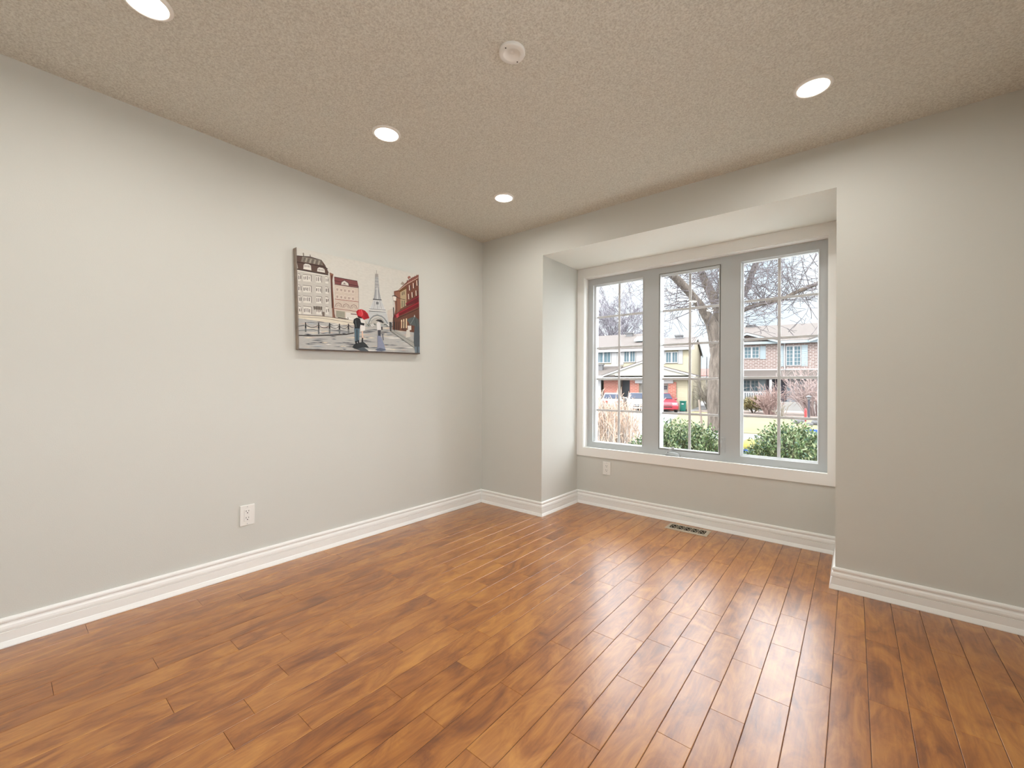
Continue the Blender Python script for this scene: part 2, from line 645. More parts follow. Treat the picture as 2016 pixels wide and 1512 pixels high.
IX0, IX1, IZ0, IZ1 = 0.759, 2.595, 0.519, 2.107      # casing inner edge
YC = D - 0.012
mb = MB()
mb.box(X1 + .0005, X2 - .0005, YC, D - .0005, 0.444, IZ0)
mb.box(X1 + .0005, X2 - .0005, YC, D - .0005, IZ1, HS - .0005)
mb.box(X1 + .0005, IX0, YC, D - .0005, IZ0, IZ1)
mb.box(IX1, X2 - .0005, YC, D - .0005, IZ0, IZ1)
wpart(mb, 'casing', M_trim)
YF = D + 0.070                                        # face of the frame
j0, j1, k0, k1 = IX0 + 0.004, IX1 - 0.004, IZ0 - 0.003, IZ1 - 0.004
mb = MB()
mb.box(WX0 + .0005, j0, D - 0.006, YO + .01, WZ0 + .0005, WZ1 - .0005)
mb.box(j1, WX1 - .0005, D - 0.006, YO + .01, WZ0 + .0005, WZ1 - .0005)
mb.box(j0, j1, D - 0.006, YO + .01, k1, WZ1 - .0005)
mb.box(j0, j1, D - 0.006, YO + .02, WZ0 + .0005, k0)
mb.box(IX0 + 0.001, IX1 - 0.001, YC + 0.002, D + 0.02, IZ0 + 0.0005, IZ0 + 0.0045)
wpart(mb, 'jamb', M_trim)
LT = [(0.809, 1.304, 0.562, 2.050), (1.4395, 1.920, 0.564, 2.049), (2.054, 2.545, 0.563, 2.049)]   # openings in the face
GL = [(0.831, 1.288, 0.576, 2.033), (1.4545, 1.905, 0.578, 2.027), (2.075, 2.531, 0.583, 2.034)]   # visible glass
YG = D + 0.105
mb = MB()
xs = [j0, LT[0][0], LT[0][1], LT[1][0], LT[1][1], LT[2][0], LT[2][1], j1]
for q in range(0, 8, 2): mb.box(xs[q], xs[q + 1], YF, YO, k0, k1)
for (a, b, c, e) in LT:
    mb.box(a, b, YF, YO, k0, c)
    mb.box(a, b, YF, YO, e, k1)
wpart(mb, 'frame', M_vinyl)
for q, ((a, b, c, e), (ga, gb, gc, ge)) in enumerate(zip(LT, GL)):
    par = win
    # sash border: stepped stop from the face opening down to the glass
    mb = MB()
    y0, y1 = YF + 0.004, YG - 0.004
    if q == 1:
        ms = MB()                                       # dark weatherstrip seam round the casement
        t = 0.005
        for (u0, u1, w0, w1) in ((a, a + t, c, e), (b - t, b, c, e), (a, b, c, c + t), (a, b, e - t, e)):
            ms.box(u0 + .0004, u1 - .0004, YF + 0.001, YF + 0.03, w0 + .0004, w1 - .0004)
        wpart(ms, 'weatherstrip', M_vshadow, label='dark rubber seam round the opening middle light')
        a, b, c, e = a + t, b - t, c + t, e - t
    outer = [(a, c), (b, c), (b, e), (a, e)]
    mid = [(a + .007, c + .007), (b - .007, c + .007), (b - .007, e - .007), (a + .007, e - .007)]
    inn = [(ga, gc), (gb, gc), (gb, ge), (ga, ge)]
    vs = [(x, YF - 0.002, z) for x, z in outer] + [(x, YF - 0.002, z) for x, z in mid] + [(x, YF + 0.012, z) for x, z in mid] + [(x, YG - 0.006, z) for x, z in inn] + [(x, YG + 0.004, z) for x, z in inn] + [(x, YO - 0.02, z) for x, z in outer]
    fs = []
    for r in range(5):
        for s_ in range(4):
            s2 = (s_ + 1) % 4
            fs.append((r * 4 + s_, r * 4 + s2, r * 4 + 4 + s2, r * 4 + 4 + s_))
    sash = wpart(mb.add(vs, fs), 'sash', M_vinyl)
    wpart(MB().box(ga - .006, gb + .006, YG, YG + 0.003, gc - .006, ge + .006), 'glass_pane', M_glass, sash)
    mg = MB()
    cx_ = (ga + gb) / 2
    mg.box(cx_ - .010, cx_ + .010, YG + .008, YG + .014, gc, ge)
    for r in range(1, 5):
        zz = gc + (ge - gc) * r / 5
        mg.box(ga, cx_ - .010, YG + .0085, YG + .0135, zz - .0095, zz + .0095)
        mg.box(cx_ + .010, gb, YG + .0085, YG + .0135, zz - .0095, zz + .0095)
    wpart(mg, 'grille', M_grille, sash, bevel=0.002)
    wpart(MB().box(ga - .006, gb + .006, YG + 0.020, YG + 0.023, gc - .006, ge + .006), 'outer_glass_pane', M_glass, sash)
# unseen side window, added to throw daylight on the left wall
w2 = empty('fill_window', (XR, (SY0 + SY1) / 2, SZ0))
struct(w2, 'side window added in the right wall, out of frame, to light the left wall', 'window')
mb = MB().box(XR - .015, XR + .15, SY0 + .001, SY0 + .06, SZ0 + .001, SZ1 - .001).box(XR - .015, XR + .15, SY1 - .06, SY1 - .001, SZ0 + .001, SZ1 - .001)
mb.box(XR - .015, XR + .15, SY0 + .06, SY1 - .06, SZ0 + .001, SZ0 + .06).box(XR - .015, XR + .15, SY0 + .06, SY1 - .06, SZ1 - .06, SZ1 - .001)
for k in (1, 2): mb.box(XR + .04, XR + .12, SY0 + (SY1 - SY0) * k / 3 - .04, SY0 + (SY1 - SY0) * k / 3 + .04, SZ0 + .06, SZ1 - .06)
wpart(mb, 'frame', M_vinyl, w2)
wpart(MB().box(XR + .08, XR + .083, SY0 + .05, SY1 - .05, SZ0 + .05, SZ1 - .05), 'glass_pane', M_glass, w2)
# crank on the middle light, and its side lock
mb = MB()
mb.prism([(1.500, 0.524), (1.622, 0.520), (1.618, 0.538), (1.600, 0.549), (1.545, 0.551), (1.508, 0.541)], YF - 0.030, YF - 0.001)
ck = wpart(mb, 'crank_handle', M_vinyl, bevel=0.004)
mb = MB()
mb.tube([(1.528, YF - 0.028, 0.545), (1.535, YF - 0.040, 0.560), (1.560, YF - 0.046, 0.578), (1.575, YF - 0.045, 0.588)], [0.006, 0.007, 0.007, 0.008], 8)
mb.blob((1.577, YF - 0.045, 0.590), (0.012, 0.009, 0.011), 10, 6)
wpart(mb, 'crank_arm', M_vinyl, ck, smooth=True)
wpart(MB().box(1.506, 1.616, YF - 0.034, YF - 0.004, 0.5165, 0.5200), 'crank_strip', M_dark, ck, label='thin black strip under the crank cover')  # thin black strip below the crank
mb = MB().box(1.932, 1.956, YF - 0.006, YF - 0.0005, 0.585, 0.705).box(1.932, 1.950, YF - 0.028, YF - 0.006, 0.678, 0.700)
mb.tube([(1.937, YF - 0.024, 0.690), (1.936, YF - 0.032, 0.665), (1.936, YF - 0.030, 0.630)], [0.005, 0.006, 0.004], 8)
wpart(mb, 'sash_lock', M_vinyl, bevel=0.002)

# ------------------------------------------------------------------ recessed lights
M_ltrim = mat('lamp_trim', (244, 242, 236), 0.35)
M_lamp = mat('lamp_diffuser', (255, 250, 240), 0.4, emit=(1.0, 0.95, 0.86), estr=9.0)
lamp_data = bpy.data.lights.new('recessed_lamp', 'AREA')
lamp_data.shape = 'DISK'
lamp_data.size = 0.11
lamp_data.energy = LAMP_WATTS
lamp_data.color = (1.0, 0.972, 0.925)
lamp_data.spread = math.radians(LAMP_SPREAD)


def make_light():
    t = empty('recessed_light', (0, 0, H))
    MB().lathe([(0.060, -0.002), (0.061, -0.0075), (0.064, -0.0085), (0.071, -0.0065), (0.0745, -0.003), (0.0745, 0.0)], 40).build('trim_ring', M_ltrim, t, smooth=True)
    MB().lathe([(0.0605, -0.004), (0.058, -0.0072), (0.040, -0.0088), (0.001, -0.0095)], 40, close=True).build('diffuser', M_lamp, t, smooth=True)
    l = bpy.data.objects.new('bulb', lamp_data)
    COL.objects.link(l)
    l.parent = t
    l.location = (0, 0, -0.014)
    return t


L0 = make_light()
spots = [(0.775, -0.61, 'lit white recessed light nearest the ceiling corner above the canvas end'),
         (0.775, -1.585, 'lit white recessed light above the canvas, between two others in its row'),
         (0.775, -2.57, 'lit recessed light cut off by the top left edge of the photo'),
         (2.58, -0.60, 'lit recessed light on the right, in front of the window bay'),
         (2.58, -1.585, 'lit recessed light overhead to the right of the round cover plate, out of view'),
         (2.58, -2.57, 'lit recessed light almost directly above the camera, out of view'),
         (0.775, -3.55, 'lit recessed light behind the camera on the left, out of view'),
         (2.58, -3.55, 'lit recessed light behind the camera on the right, out of view')]
for i, (x, y, lab) in enumerate(spots):
    o = L0 if i == 0 else copy_tree(L0)
    o.location = (x, y, H)
    tag(o, lab, 'ceiling light', 'recessed lights in the ceiling')

# ceiling cover plate
cp = empty('ceiling_cover_plate', (1.651, -1.595, H))
tag(cp, 'round white ceiling cover plate with a dished centre and two screw holes', 'cover plate')
MB().lathe([(0.0525, 0.0), (0.0535, -0.009), (0.0515, -0.0130), (0.048, -0.0142), (0.0355, -0.0146), (0.0335, -0.0140), (0.028, -0.0070), (0.018, -0.0030), (0.0075, -0.0020), (0.0070, -0.0046), (0.0055, -0.0052), (0.0005, -0.0052)], 48).build('plate', M_plastic, cp, smooth=True)
for dx, dy in ((0.002, -0.0425), (-0.0065, 0.0425)):
    MB().lathe([(0.0001, -0.0138), (0.0030, -0.0144), (0.0030, -0.0148), (0.0001, -0.0149)], 12, Matrix.Translation((dx, dy, 0))).build('screw_hole', M_dark, cp)


# ------------------------------------------------------------------ electrical outlets
def outlet(name, loc, rz, label):
    t = empty(name, loc, rz)                            # local: x right, -y out of wall, z up
    tag(t, label, 'outlet')
    MB().box(-0.038, 0.038, -0.0072, -0.0003, -0.0585, 0.0585).build('wall_plate', M_plastic, t, bevel=0.0025)
    MB().box(-0.0168, 0.0168, -0.0085, -0.006, -0.0335, 0.0335).build('receptacle', M_plastic, t, bevel=0.0008)
    MB().box(-0.0180, -0.0168, -0.0068, -0.0060, -0.0345, 0.0345).box(0.0168, 0.0180, -0.0068, -0.0060, -0.0345, 0.0345).build('receptacle_gap', M_vshadow, t)
    for zc in (0.0205, -0.0180):
        ms = MB()
        ms.box(-0.0078, -0.0055, -0.0092, -0.0084, zc + 0.000, zc + 0.0085)
        ms.box(0.0052, 0.0072, -0.0092, -0.0084, zc + 0.001, zc + 0.0080)
        ms.lathe([(0.0001, -0.0004), (0.0027, -0.0004), (0.0027, 0.0004), (0.0001, 0.0004)], 12, Matrix.Translation((0, -0.0088, zc - 0.0065)) @ Matrix.Rotation(PI / 2, 4, 'X'))
        ms.build('socket', M_dark, t)
    for zc in (0.0485, -0.0485):
        MB().lathe([(0.0001, -0.0006), (0.0028, -0.0006), (0.0028, 0.0006), (0.0001, 0.0006)], 12, Matrix.Translation((0, -0.0072, zc)) @ Matrix.Rotation(PI / 2, 4, 'X')).build('screw', M_vinyl, t)
    return t


outlet('electrical_outlet', (0, -1.974, 0.332), PI / 2, 'white electrical outlet low on the left wall below the canvas')
outlet('electrical_outlet', (1.001, D, 0.352), 0, 'white electrical outlet on the bay wall under the window')

# ------------------------------------------------------------------ floor register
fr = empty('floor_register', (1.744, 0.447, 0))
tag(fr, 'brushed nickel floor register with pierced lattice in front of the baseboard', 'vent')
RX, RY = 0.152, 0.076
mb = MB()
ix, iy = 0.128, 0.046
rings = [(RX, RY, 0.0005), (RX, RY, 0.0022), (RX - 0.010, RY - 0.010, 0.0055), (ix, iy, 0.0055), (ix, iy, 0.002)]
vs = []
for (a, b, z) in rings: vs += [(-a, -b, z), (a, -b, z), (a, b, z), (-a, b, z)]
fs = [(r * 4 + s_, r * 4 + (s_ + 1) % 4, r * 4 + 4 + (s_ + 1) % 4, r * 4 + 4 + s_) for r in range(4) for s_ in range(4)]
mb.add(vs, fs)
mb.build('register_frame', M_nickel, fr)
MB().box(-ix, ix, -iy, iy, 0.0003, 0.0034).build('duct_shade', mat('shade_black', (6, 5, 5), 0.9, spec=0.0), fr)  # black slab stands in for the shade inside the duct
mb = MB()
cw = 2 * ix / 5
for i in range(5):
    c = -ix + cw * (i + 0.5)
    if i: mb.box(c - cw / 2 - 0.0022, c - cw / 2 + 0.0022, -iy, iy, 0.0032, 0.0052)
    for s_ in (-1, 1):                                   # four-petal lattice in every panel
        mb.tube([(c - cw / 2, s_ * iy, 0.0042), (c - cw / 4, s_ * iy * 0.45, 0.0042), (c, 0, 0.0042), (c + cw / 4, -s_ * iy * 0.45, 0.0042), (c + cw / 2, -s_ * iy, 0.0042)], 0.0015, 6)
        mb.tube([(c + s_ * cw * 0.02, -iy, 0.0042), (c + s_ * cw * 0.30, -iy * 0.45, 0.0042), (c + s_ * cw * 0.34, 0, 0.0042), (c + s_ * cw * 0.30, iy * 0.45, 0.0042), (c + s_ * cw * 0.02, iy, 0.0042)], 0.0014, 6)
    mb.lathe([(0.0001, 0.0032), (0.0052, 0.0032), (0.0052, 0.0050), (0.0001, 0.0052)], 10, Matrix.Translation((c, 0, 0)))
mb.build('lattice', M_nickel, fr)

# ------------------------------------------------------------------ canvas on the left wall
CT = 0.036
cv = empty('canvas_print', (0.001, -1.2465, 1.6390))
tag(cv, 'unframed canvas of a rainy city street with a red umbrella, hung slightly crooked', 'picture')
cv.rotation_euler = (math.radians(1.88), 0, 0)
CW, CH = 0.948, 0.634
M_cedge = mat('canvas_edge', (150, 138, 126), 0.85, var=0.25, vscale=12)
M_paint = attr_mat('painted_canvas', 0.75, 0.04, (60, 40, 90))
MB().box(0, CT - 0.0004, -CW / 2, CW / 2, -CH / 2, CH / 2).build('canvas_edge', M_cedge, cv, bevel=0.003)
# sketch grid -> canvas: corner points of the front face in the sketch
_src = [(137, 98), (1537, 408), (1550, 1322), (150, 1270)]


def _homog(src):
    dst = [(0, 1), (1, 1), (1, 0), (0, 0)]
    A = []
    for (x, y), (u, v) in zip(src, dst):
        A.append([x, y, 1, 0, 0, 0, -u * x, -u * y, u])
        A.append([0, 0, 0, x, y, 1, -v * x, -v * y, v])
    n = 8
    for i in range(n):
        p = max(range(i, n), key=lambda r: abs(A[r][i]))
        A[i], A[p] = A[p], A[i]
        for r in range(n):
            if r != i:
                q = A[r][i] / A[i][i]
                A[r] = [a - q * b for a, b in zip(A[r], A[i])]
    return [A[i][8] / A[i][i] for i in range(n)] + [1.0]


_h = _homog(_src)
pm = MB()
_layer = [0]


def pq(x, y):
    d = _h[6] * x + _h[7] * y + 1
    u, v = (_h[0] * x + _h[1] * y + _h[2]) / d, (_h[3] * x + _h[4] * y + _h[5]) / d
    u, v = min(max(u, 0.0005), 0.9995), min(max(v, 0.0005), 0.9995)
    return (-CW / 2 + u * CW, -CH / 2 + v * CH)


def patch(pts, rgb):
    _layer[0] += 1
    x = CT + _layer[0] * 0.0000035
    pm.col = lin(rgb) if rgb[0] > 205 else tuple(v ** 1.16 for v in lin(rgb))
    q = [pq(*p) for p in pts]
    ar = sum(q[i][0] * q[(i + 1) % len(q)][1] - q[(i + 1) % len(q)][0] * q[i][1] for i in range(len(q)))
    if ar < 0: q = q[::-1]
    pm.add([(x, a, b) for a, b in q], [tuple(range(len(q)))])


def stroke(pts, wd, rgb):
    for (a, b) in zip(pts[:-1], pts[1:]):
        dx, dy = b[0] - a[0], b[1] - a[1]
        l = math.hypot(dx, dy) or 1
        nx, ny = -dy / l * wd / 2, dx / l * wd / 2
        ex, ey = dx / l * wd * 0.2, dy / l * wd * 0.2
        patch([(a[0] - ex + nx, a[1] - ey + ny), (b[0] + ex + nx, b[1] + ey + ny), (b[0] + ex - nx, b[1] + ey - ny), (a[0] - ex - nx, a[1] - ey - ny)], rgb)


rp = random.Random(3)
patch(_src, (211, 209, 201))
# wet street
patch([(150, 900), (560, 905), (1250, 985), (1550, 1090), (1550, 1322), (150, 1270)], (190, 190, 187))
for i in range(190):
    y = rp.uniform(900, 1270)
    x = rp.uniform(150, 1450)
    wl = rp.uniform(50, 200)
    yy = y + (x - 150) * 0.04
    if yy > 1275 + (x - 150) * 0.03: continue
    c = rp.choice([(104, 106, 110), (120, 124, 128), (150, 152, 154), (222, 214, 196), (172, 176, 180), (205, 190, 180), (228, 226, 220), (128, 130, 134), (188, 196, 200), (216, 206, 186)])
    patch([(x, yy), (x + wl * 0.5, yy - rp.uniform(2, 9)), (x + wl, yy + 3), (x + wl * 0.5, yy + rp.uniform(3, 10))], c)
patch([(140, 870), (430, 885), (800, 935), (800, 990), (430, 950), (140, 905)], (222, 214, 196))
# far-left wing
patch([(105, 100), (137, 98), (137, 190), (105, 190)], (150, 142, 132))
patch([(137, 190), (180, 195), (190, 260), (137, 350)], (104, 92, 84))
# large pale building
patch([(137, 350), (505, 420), (530, 450), (575, 900), (150, 872)], (203, 199, 192))
patch([(120, 188), (300, 205), (430, 245), (470, 300), (510, 385), (500, 415), (130, 345)], (104, 84, 76))
patch([(210, 200), (430, 248), (446, 305), (195, 262)], (140, 133, 123))
for i in range(9):
    x = 225 + i * 24
    stroke([(x + 14, 218 + i * 5), (x, 262 + i * 5)], 7, (196, 190, 178) if i % 2 else (92, 84, 78))
stroke([(125, 262), (445, 318), (500, 345)], 8, (60, 42, 38))
stroke([(222, 165), (226, 200)], 12, (140, 132, 124))
stroke([(300, 185), (303, 212)], 10, (140, 132, 124))
stroke([(120, 190), (300, 207), (432, 248)], 6, (70, 58, 54))
for (a, b, c, d_) in ((220, 285, 312, 358), (378, 328, 468, 385)):
    patch([(a, d_ - 12), (a + 6, b + 10), (a + 25, b), (c - 25, b + 8), (c - 4, b + 24), (c, d_ + 4)], (226, 222, 214))
    for k in range(5):
        stroke([(a + 16 + k * 15, b + 14 + k * 2), (a + 16 + k * 15, b + 36 + k * 2)], 5, (84, 76, 74))
patch([(120, 285), (150, 280), (160, 340), (125, 335)], (190, 184, 174))
stroke([(125, 345), (505, 414)], 9, (62, 52, 48))
stroke([(125, 358), (508, 430)], 8, (226, 221, 212))
for ci, (cx0, wd) in enumerate(((172, 26), (262, 92), (395, 66), (487, 32))):
    for ri, ry in enumerate((438, 565, 688, 815)):
        yy = ry + (cx0 - 172) * (0.10 - ri * 0.03)
        hh = 78 if ri < 3 else 90
        patch([(cx0 - wd / 2, yy - hh / 2), (cx0 + wd / 2, yy - hh / 2 + 8), (cx0 + wd / 2, yy + hh / 2 + 6), (cx0 - wd / 2, yy + hh / 2)], (222, 218, 210))
        stroke([(cx0 - wd / 2, yy - hh / 2), (cx0 + wd / 2, yy - hh / 2 + 8)], 7, (150, 145, 138))
        if wd > 40: stroke([(cx0 + wd / 2, yy - hh / 2 + 10), (cx0 + wd / 2, yy + hh / 2)], 6, (104, 100, 96))
        for k in range(max(2, int(wd / 20))):
            xx = cx0 - wd / 2 + 10 + k * 20
            stroke([(xx, yy - 18 + rp.uniform(-4, 8)), (xx + rp.uniform(-4, 4), yy + 20 + rp.uniform(-6, 6))], rp.uniform(6, 10), rp.choice([(88, 82, 80), (120, 114, 110), (70, 66, 64)]))
patch([(328, 770), (432, 785), (428, 815), (335, 806)], (134, 128, 120))
for k in range(4): stroke([(340 + k * 28, 775), (340 + k * 28, 812)], 6, (96, 88, 82))
patch([(432, 835), (458, 838), (458, 890), (432, 888)], (130, 118, 110))
stroke([(150, 868), (430, 885), (800, 935)], 7, (140, 130, 122))
stroke([(150, 893), (430, 908), (780, 965)], 5, (160, 150, 142))
# dark slot between the buildings
patch([(520, 385), (565, 405), (552, 470), (575, 905), (548, 900), (530, 470)], (150, 112, 94))
stroke([(545, 420), (540, 560), (545, 700), (548, 790)], 14, (96, 58, 48))
stroke([(556, 800), (578, 905)], 9, (130, 92, 82))
# second building
patch([(572, 520), (850, 560), (850, 915), (580, 900)], (206, 192, 178))
patch([(572, 435), (600, 438), (835, 482), (852, 556), (720, 540), (578, 515)], (134, 82, 82))
stroke([(575, 437), (835, 484)], 6, (72, 44, 44))
stroke([(575, 480), (660, 495)], 6, (86, 44, 46))
stroke([(735, 520), (850, 545)], 7, (82, 44, 46))
patch([(650, 525), (655, 495), (690, 476), (735, 510), (740, 538)], (214, 208, 200))
stroke([(650, 520), (655, 495), (690, 476), (735, 508), (742, 540)], 6, (72, 52, 52))
patch([(672, 520), (688, 500), (708, 525)], (150, 146, 140))
stroke([(578, 520), (852, 562)], 7, (84, 52, 50))
for ri, ry in enumerate((580, 662)):
    for k in range(5):
        x = 605 + k * 45
        y = ry + k * 6
        patch([(x - 15, y - 24), (x + 17, y - 22), (x + 17, y + 24), (x - 15, y + 22)], (220, 208, 196))
        stroke([(x - 3, y - 12), (x - 1, y + 14)], 8, (140, 116, 106))
        stroke([(x + 10, y - 14), (x + 10, y + 12)], 4, (160, 136, 124))
stroke([(580, 690), (848, 722)], 6, (160, 104, 92))
for k in range(3):
    x = 618 + k * 88
    y = 772 + k * 10
    stroke([(x - 38, y + 6), (x - 28, y - 26), (x, y - 38), (x + 28, y - 24), (x + 38, y + 10)], 5, (120, 96, 90))
    stroke([(x - 22, y + 8), (x - 12, y - 14), (x + 12, y - 14), (x + 22, y + 10)], 4, (150, 130, 122))
stroke([(560, 795), (850, 835)], 6, (160, 112, 100))
patch([(590, 822), (690, 834), (690, 905), (590, 895)], (168, 166, 152))
patch([(700, 840), (835, 852), (830, 945), (700, 920)], (222, 218, 210))
stroke([(760, 860), (825, 866)], 10, (116, 82, 76))
stroke([(610, 900), (730, 920)], 6, (80, 70, 66))
for k in range(6): stroke([(705 + k * 18, 895 + k * 4), (712 + k * 18, 912 + k * 4)], 7, rp.choice([(80, 78, 78), (150, 148, 144), (240, 238, 234)]))
stroke([(850, 560), (850, 800)], 4, (150, 130, 120))
# chain fence
stroke([(135, 1105), (300, 1110), (560, 1102), (700, 1095), (790, 1078)], 11, (62, 56, 56))
stroke([(140, 1050), (330, 1040), (390, 1060)], 8, (140, 146, 148))
fp = [(238, 958, 1062), (388, 962, 1090), (513, 966, 1082), (627, 975, 1086), (730, 973, 1076)]
stroke([(135, 1002), (190, 995), (225, 990)], 6, (96, 92, 92))
for i, (x, a, b) in enumerate(fp):
    stroke([(x, a + 40), (x, b)], 18, (130, 134, 134))
    stroke([(x, a), (x, a + 62)], 11, (44, 42, 44))
    if i < 4:
        x2, a2 = fp[i + 1][0], fp[i + 1][1]
        pts = []
        for k in range(9):
            t_ = k / 8
            pts.append((x + (x2 - x) * t_, a + 22 + (a2 - a) * t_ + 34 * 4 * t_ * (1 - t_)))
        stroke(pts, 5, (58, 52, 54))
stroke([(735, 990), (760, 1012), (785, 1018)], 5, (58, 52, 54))
# tower
G1, G2, G3 = (178, 180, 182), (150, 154, 158), (206, 208, 208)
stroke([(1058, 362), (1058, 400)], 5, (168, 164, 160))
patch([(1044, 402), (1075, 402), (1078, 440), (1042, 440)], (170, 166, 162))
patch([(1042, 440), (1077, 440), (1090, 610), (1106, 700), (1020, 695), (1034, 610)], G1)
for k in range(9): stroke([(1042, 450 + k * 18), (1078, 456 + k * 18)], 4, (196, 192, 188) if k % 2 else (150, 148, 146))
stroke([(1062, 560), (1064, 690)], 12, G3)
stroke([(1074, 580), (1096, 690)], 5, G2)
stroke([(1050, 580), (1030, 690)], 5, G2)
patch([(1018, 702), (1110, 706), (1156, 815), (972, 805)], G3)
stroke([(1016, 692), (1110, 700)], 11, (92, 94, 98))
for k in range(7): stroke([(1020 + k * 14, 712), (1000 + k * 22, 800)], 5, G2 if k % 2 else (190, 194, 196))
patch([(1050, 722), (1078, 724), (1076, 752), (1050, 750)], (128, 132, 136))
patch([(968, 800), (1160, 815), (1160, 842), (966, 826)], (224, 224, 220))
stroke([(972, 802), (1158, 818)], 6, (104, 108, 112))
stroke([(968, 824), (1158, 840)], 6, (86, 90, 94))
patch([(966, 830), (1162, 842), (1178, 905), (1196, 985), (1160, 985), (1120, 905), (1060, 878), (1010, 890), (985, 930), (962, 975), (945, 975)], (202, 205, 205))
stroke([(960, 972), (985, 915), (1020, 885), (1062, 874), (1110, 886), (1145, 915), (1180, 970)], 14, (150, 156, 158))
stroke([(985, 972), (1000, 935), (1035, 910), (1075, 905), (1115, 920), (1150, 965)], 9, (176, 180, 180))
patch([(985, 975), (1005, 935), (1045, 912), (1090, 915), (1130, 945), (1150, 980)], (196, 192, 184))
for k in range(14): stroke([(930 + k * 19, 985 + rp.uniform(-14, 10)), (948 + k * 19, 990 + rp.uniform(-12, 14))], rp.uniform(8, 16), rp.choice([(120, 126, 122), (150, 156, 152), (216, 216, 212), (96, 98, 98), (178, 184, 182)]))
patch([(1180, 820), (1240, 800), (1240, 950), (1190, 950)], (206, 196, 184))
# right-hand houses
patch([(1255, 600), (1300, 590), (1400, 495), (1540, 412), (1547, 900), (1245, 915), (1270, 800)], (128, 82, 66))
patch([(1268, 610), (1330, 600), (1330, 800), (1290, 850), (1268, 850)], (152, 108, 88))
patch([(1325, 610), (1395, 560), (1398, 760), (1330, 800)], (186, 168, 138))
patch([(1310, 595), (1395, 545), (1400, 570), (1320, 615)], (124, 86, 44))
for k in range(2): stroke([(1350 + k * 20, 612 - k * 8), (1350 + k * 20, 645 - k * 8)], 7, (70, 58, 48))
for k in range(2): stroke([(1348 + k * 24, 710), (1348 + k * 24, 780)], 9, (108, 112, 96))
patch([(1400, 490), (1455, 450), (1540, 412), (1540, 450), (1410, 520)], (156, 104, 92))
stroke([(1310, 590), (1400, 520), (1540, 445)], 6, (214, 190, 172))
for k in range(6): stroke([(1405 + k * 22, 500 - k * 12), (1407 + k * 22, 474 - k * 12)], 6, (90, 54, 48))
patch([(1330, 520), (1350, 490), (1375, 510), (1370, 535)], (172, 160, 146))
patch([(1410, 440), (1430, 425), (1450, 440), (1420, 465)], (170, 120, 108))
for (x, y) in ((1430, 560), (1475, 535), (1515, 505), (1420, 660), (1460, 640), (1505, 620)):
    stroke([(x, y - 26), (x + 3, y + 30)], 11, (216, 196, 178))
    stroke([(x + 14, y - 22), (x + 15, y + 30)], 9, (72, 40, 36))
stroke([(1538, 415), (1542, 800)], 10, (72, 36, 32))
patch([(1240, 910), (1547, 815), (1548, 1080), (1235, 1040)], (116, 78, 62))
for k, x in enumerate((1340, 1365, 1395)):
    stroke([(x, 930 - k * 8), (x - 2, 1020)], 13, (226, 206, 168))
for k in range(8): stroke([(1262 + k * 24, 950), (1258 + k * 24, 1040)], 8, rp.choice([(70, 52, 48), (150, 110, 88), (92, 80, 74)]))
patch([(1385, 740), (1540, 640), (1542, 720), (1400, 770)], (112, 34, 44))
stroke([(1390, 745), (1540, 660)], 8, (160, 52, 62))
patch([(1245, 890), (1290, 850), (1540, 712), (1544, 775), (1300, 890), (1240, 912)], (124, 26, 38))
stroke([(1290, 860), (1540, 730)], 10, (168, 44, 56))
patch([(1275, 870), (1305, 850), (1310, 895), (1285, 908)], (196, 84, 92))
stroke([(1300, 905), (1540, 800)], 14, (92, 58, 44))
# pavement edge
patch([(1215, 1050), (1260, 1040), (1490, 1180), (1500, 1290), (1470, 1245)], (176, 176, 170))
stroke([(1220, 1060), (1480, 1245)], 6, (128, 132, 132))
stroke([(1255, 1062), (1490, 1200)], 5, (140, 142, 140))
# street lamps
stroke([(1282, 712), (1284, 860)], 8, (96, 62, 54))
stroke([(1285, 668), (1340, 690), (1385, 698)], 5, (58, 46, 44))
patch([(1240, 660), (1280, 664), (1276, 710), (1250, 710)], (232, 226, 216))
stroke([(1236, 656), (1262, 648), (1290, 668)], 8, (52, 44, 44))
stroke([(1248, 712), (1276, 714)], 5, (60, 50, 48))
stroke([(1247, 780), (1256, 1050)], 9, (66, 62, 62))
patch([(1232, 762), (1258, 764), (1252, 785), (1238, 784)], (220, 214, 206))
# people
patch([(1198, 955), (1228, 965), (1222, 1062), (1208, 1058)], (84, 86, 86))
patch([(1192, 962), (1212, 952), (1232, 972)], (70, 72, 74))
patch([(1395, 1045), (1430, 1040), (1440, 1120), (1385, 1135)], (212, 208, 198))
patch([(1408, 995), (1450, 995), (1450, 1045), (1412, 1045)], (222, 216, 206))
patch([(1490, 985), (1540, 985), (1548, 1120), (1545, 1315), (1492, 1310), (1478, 1180), (1482, 1080)], (92, 100, 106))
stroke([(1500, 1240), (1502, 1312)], 22, (128, 142, 152))
stroke([(1535, 1240), (1538, 1312)], 18, (116, 130, 142))
patch([(1400, 925), (1440, 905), (1490, 890), (1535, 925), (1547, 1010), (1500, 1000), (1435, 985)], (98, 106, 106))
patch([(1480, 895), (1488, 868), (1496, 895)], (206, 206, 202))
stroke([(1490, 895), (1440, 980)], 4, (150, 158, 156))
stroke([(1490, 895), (1510, 1000)], 4, (68, 74, 74))
patch([(1062, 1110), (1100, 1110), (1140, 1215), (1155, 1285), (1050, 1290), (1062, 1220)], (150, 156, 176))
patch([(1030, 1270), (1090, 1250), (1165, 1270), (1110, 1290)], (104, 112, 130))
patch([(1066, 1040), (1102, 1040), (1098, 1112), (1070, 1112)], (82, 84, 92))
patch([(1054, 965), (1075, 950), (1098, 965), (1104, 1044), (1058, 1046)], (226, 224, 222))
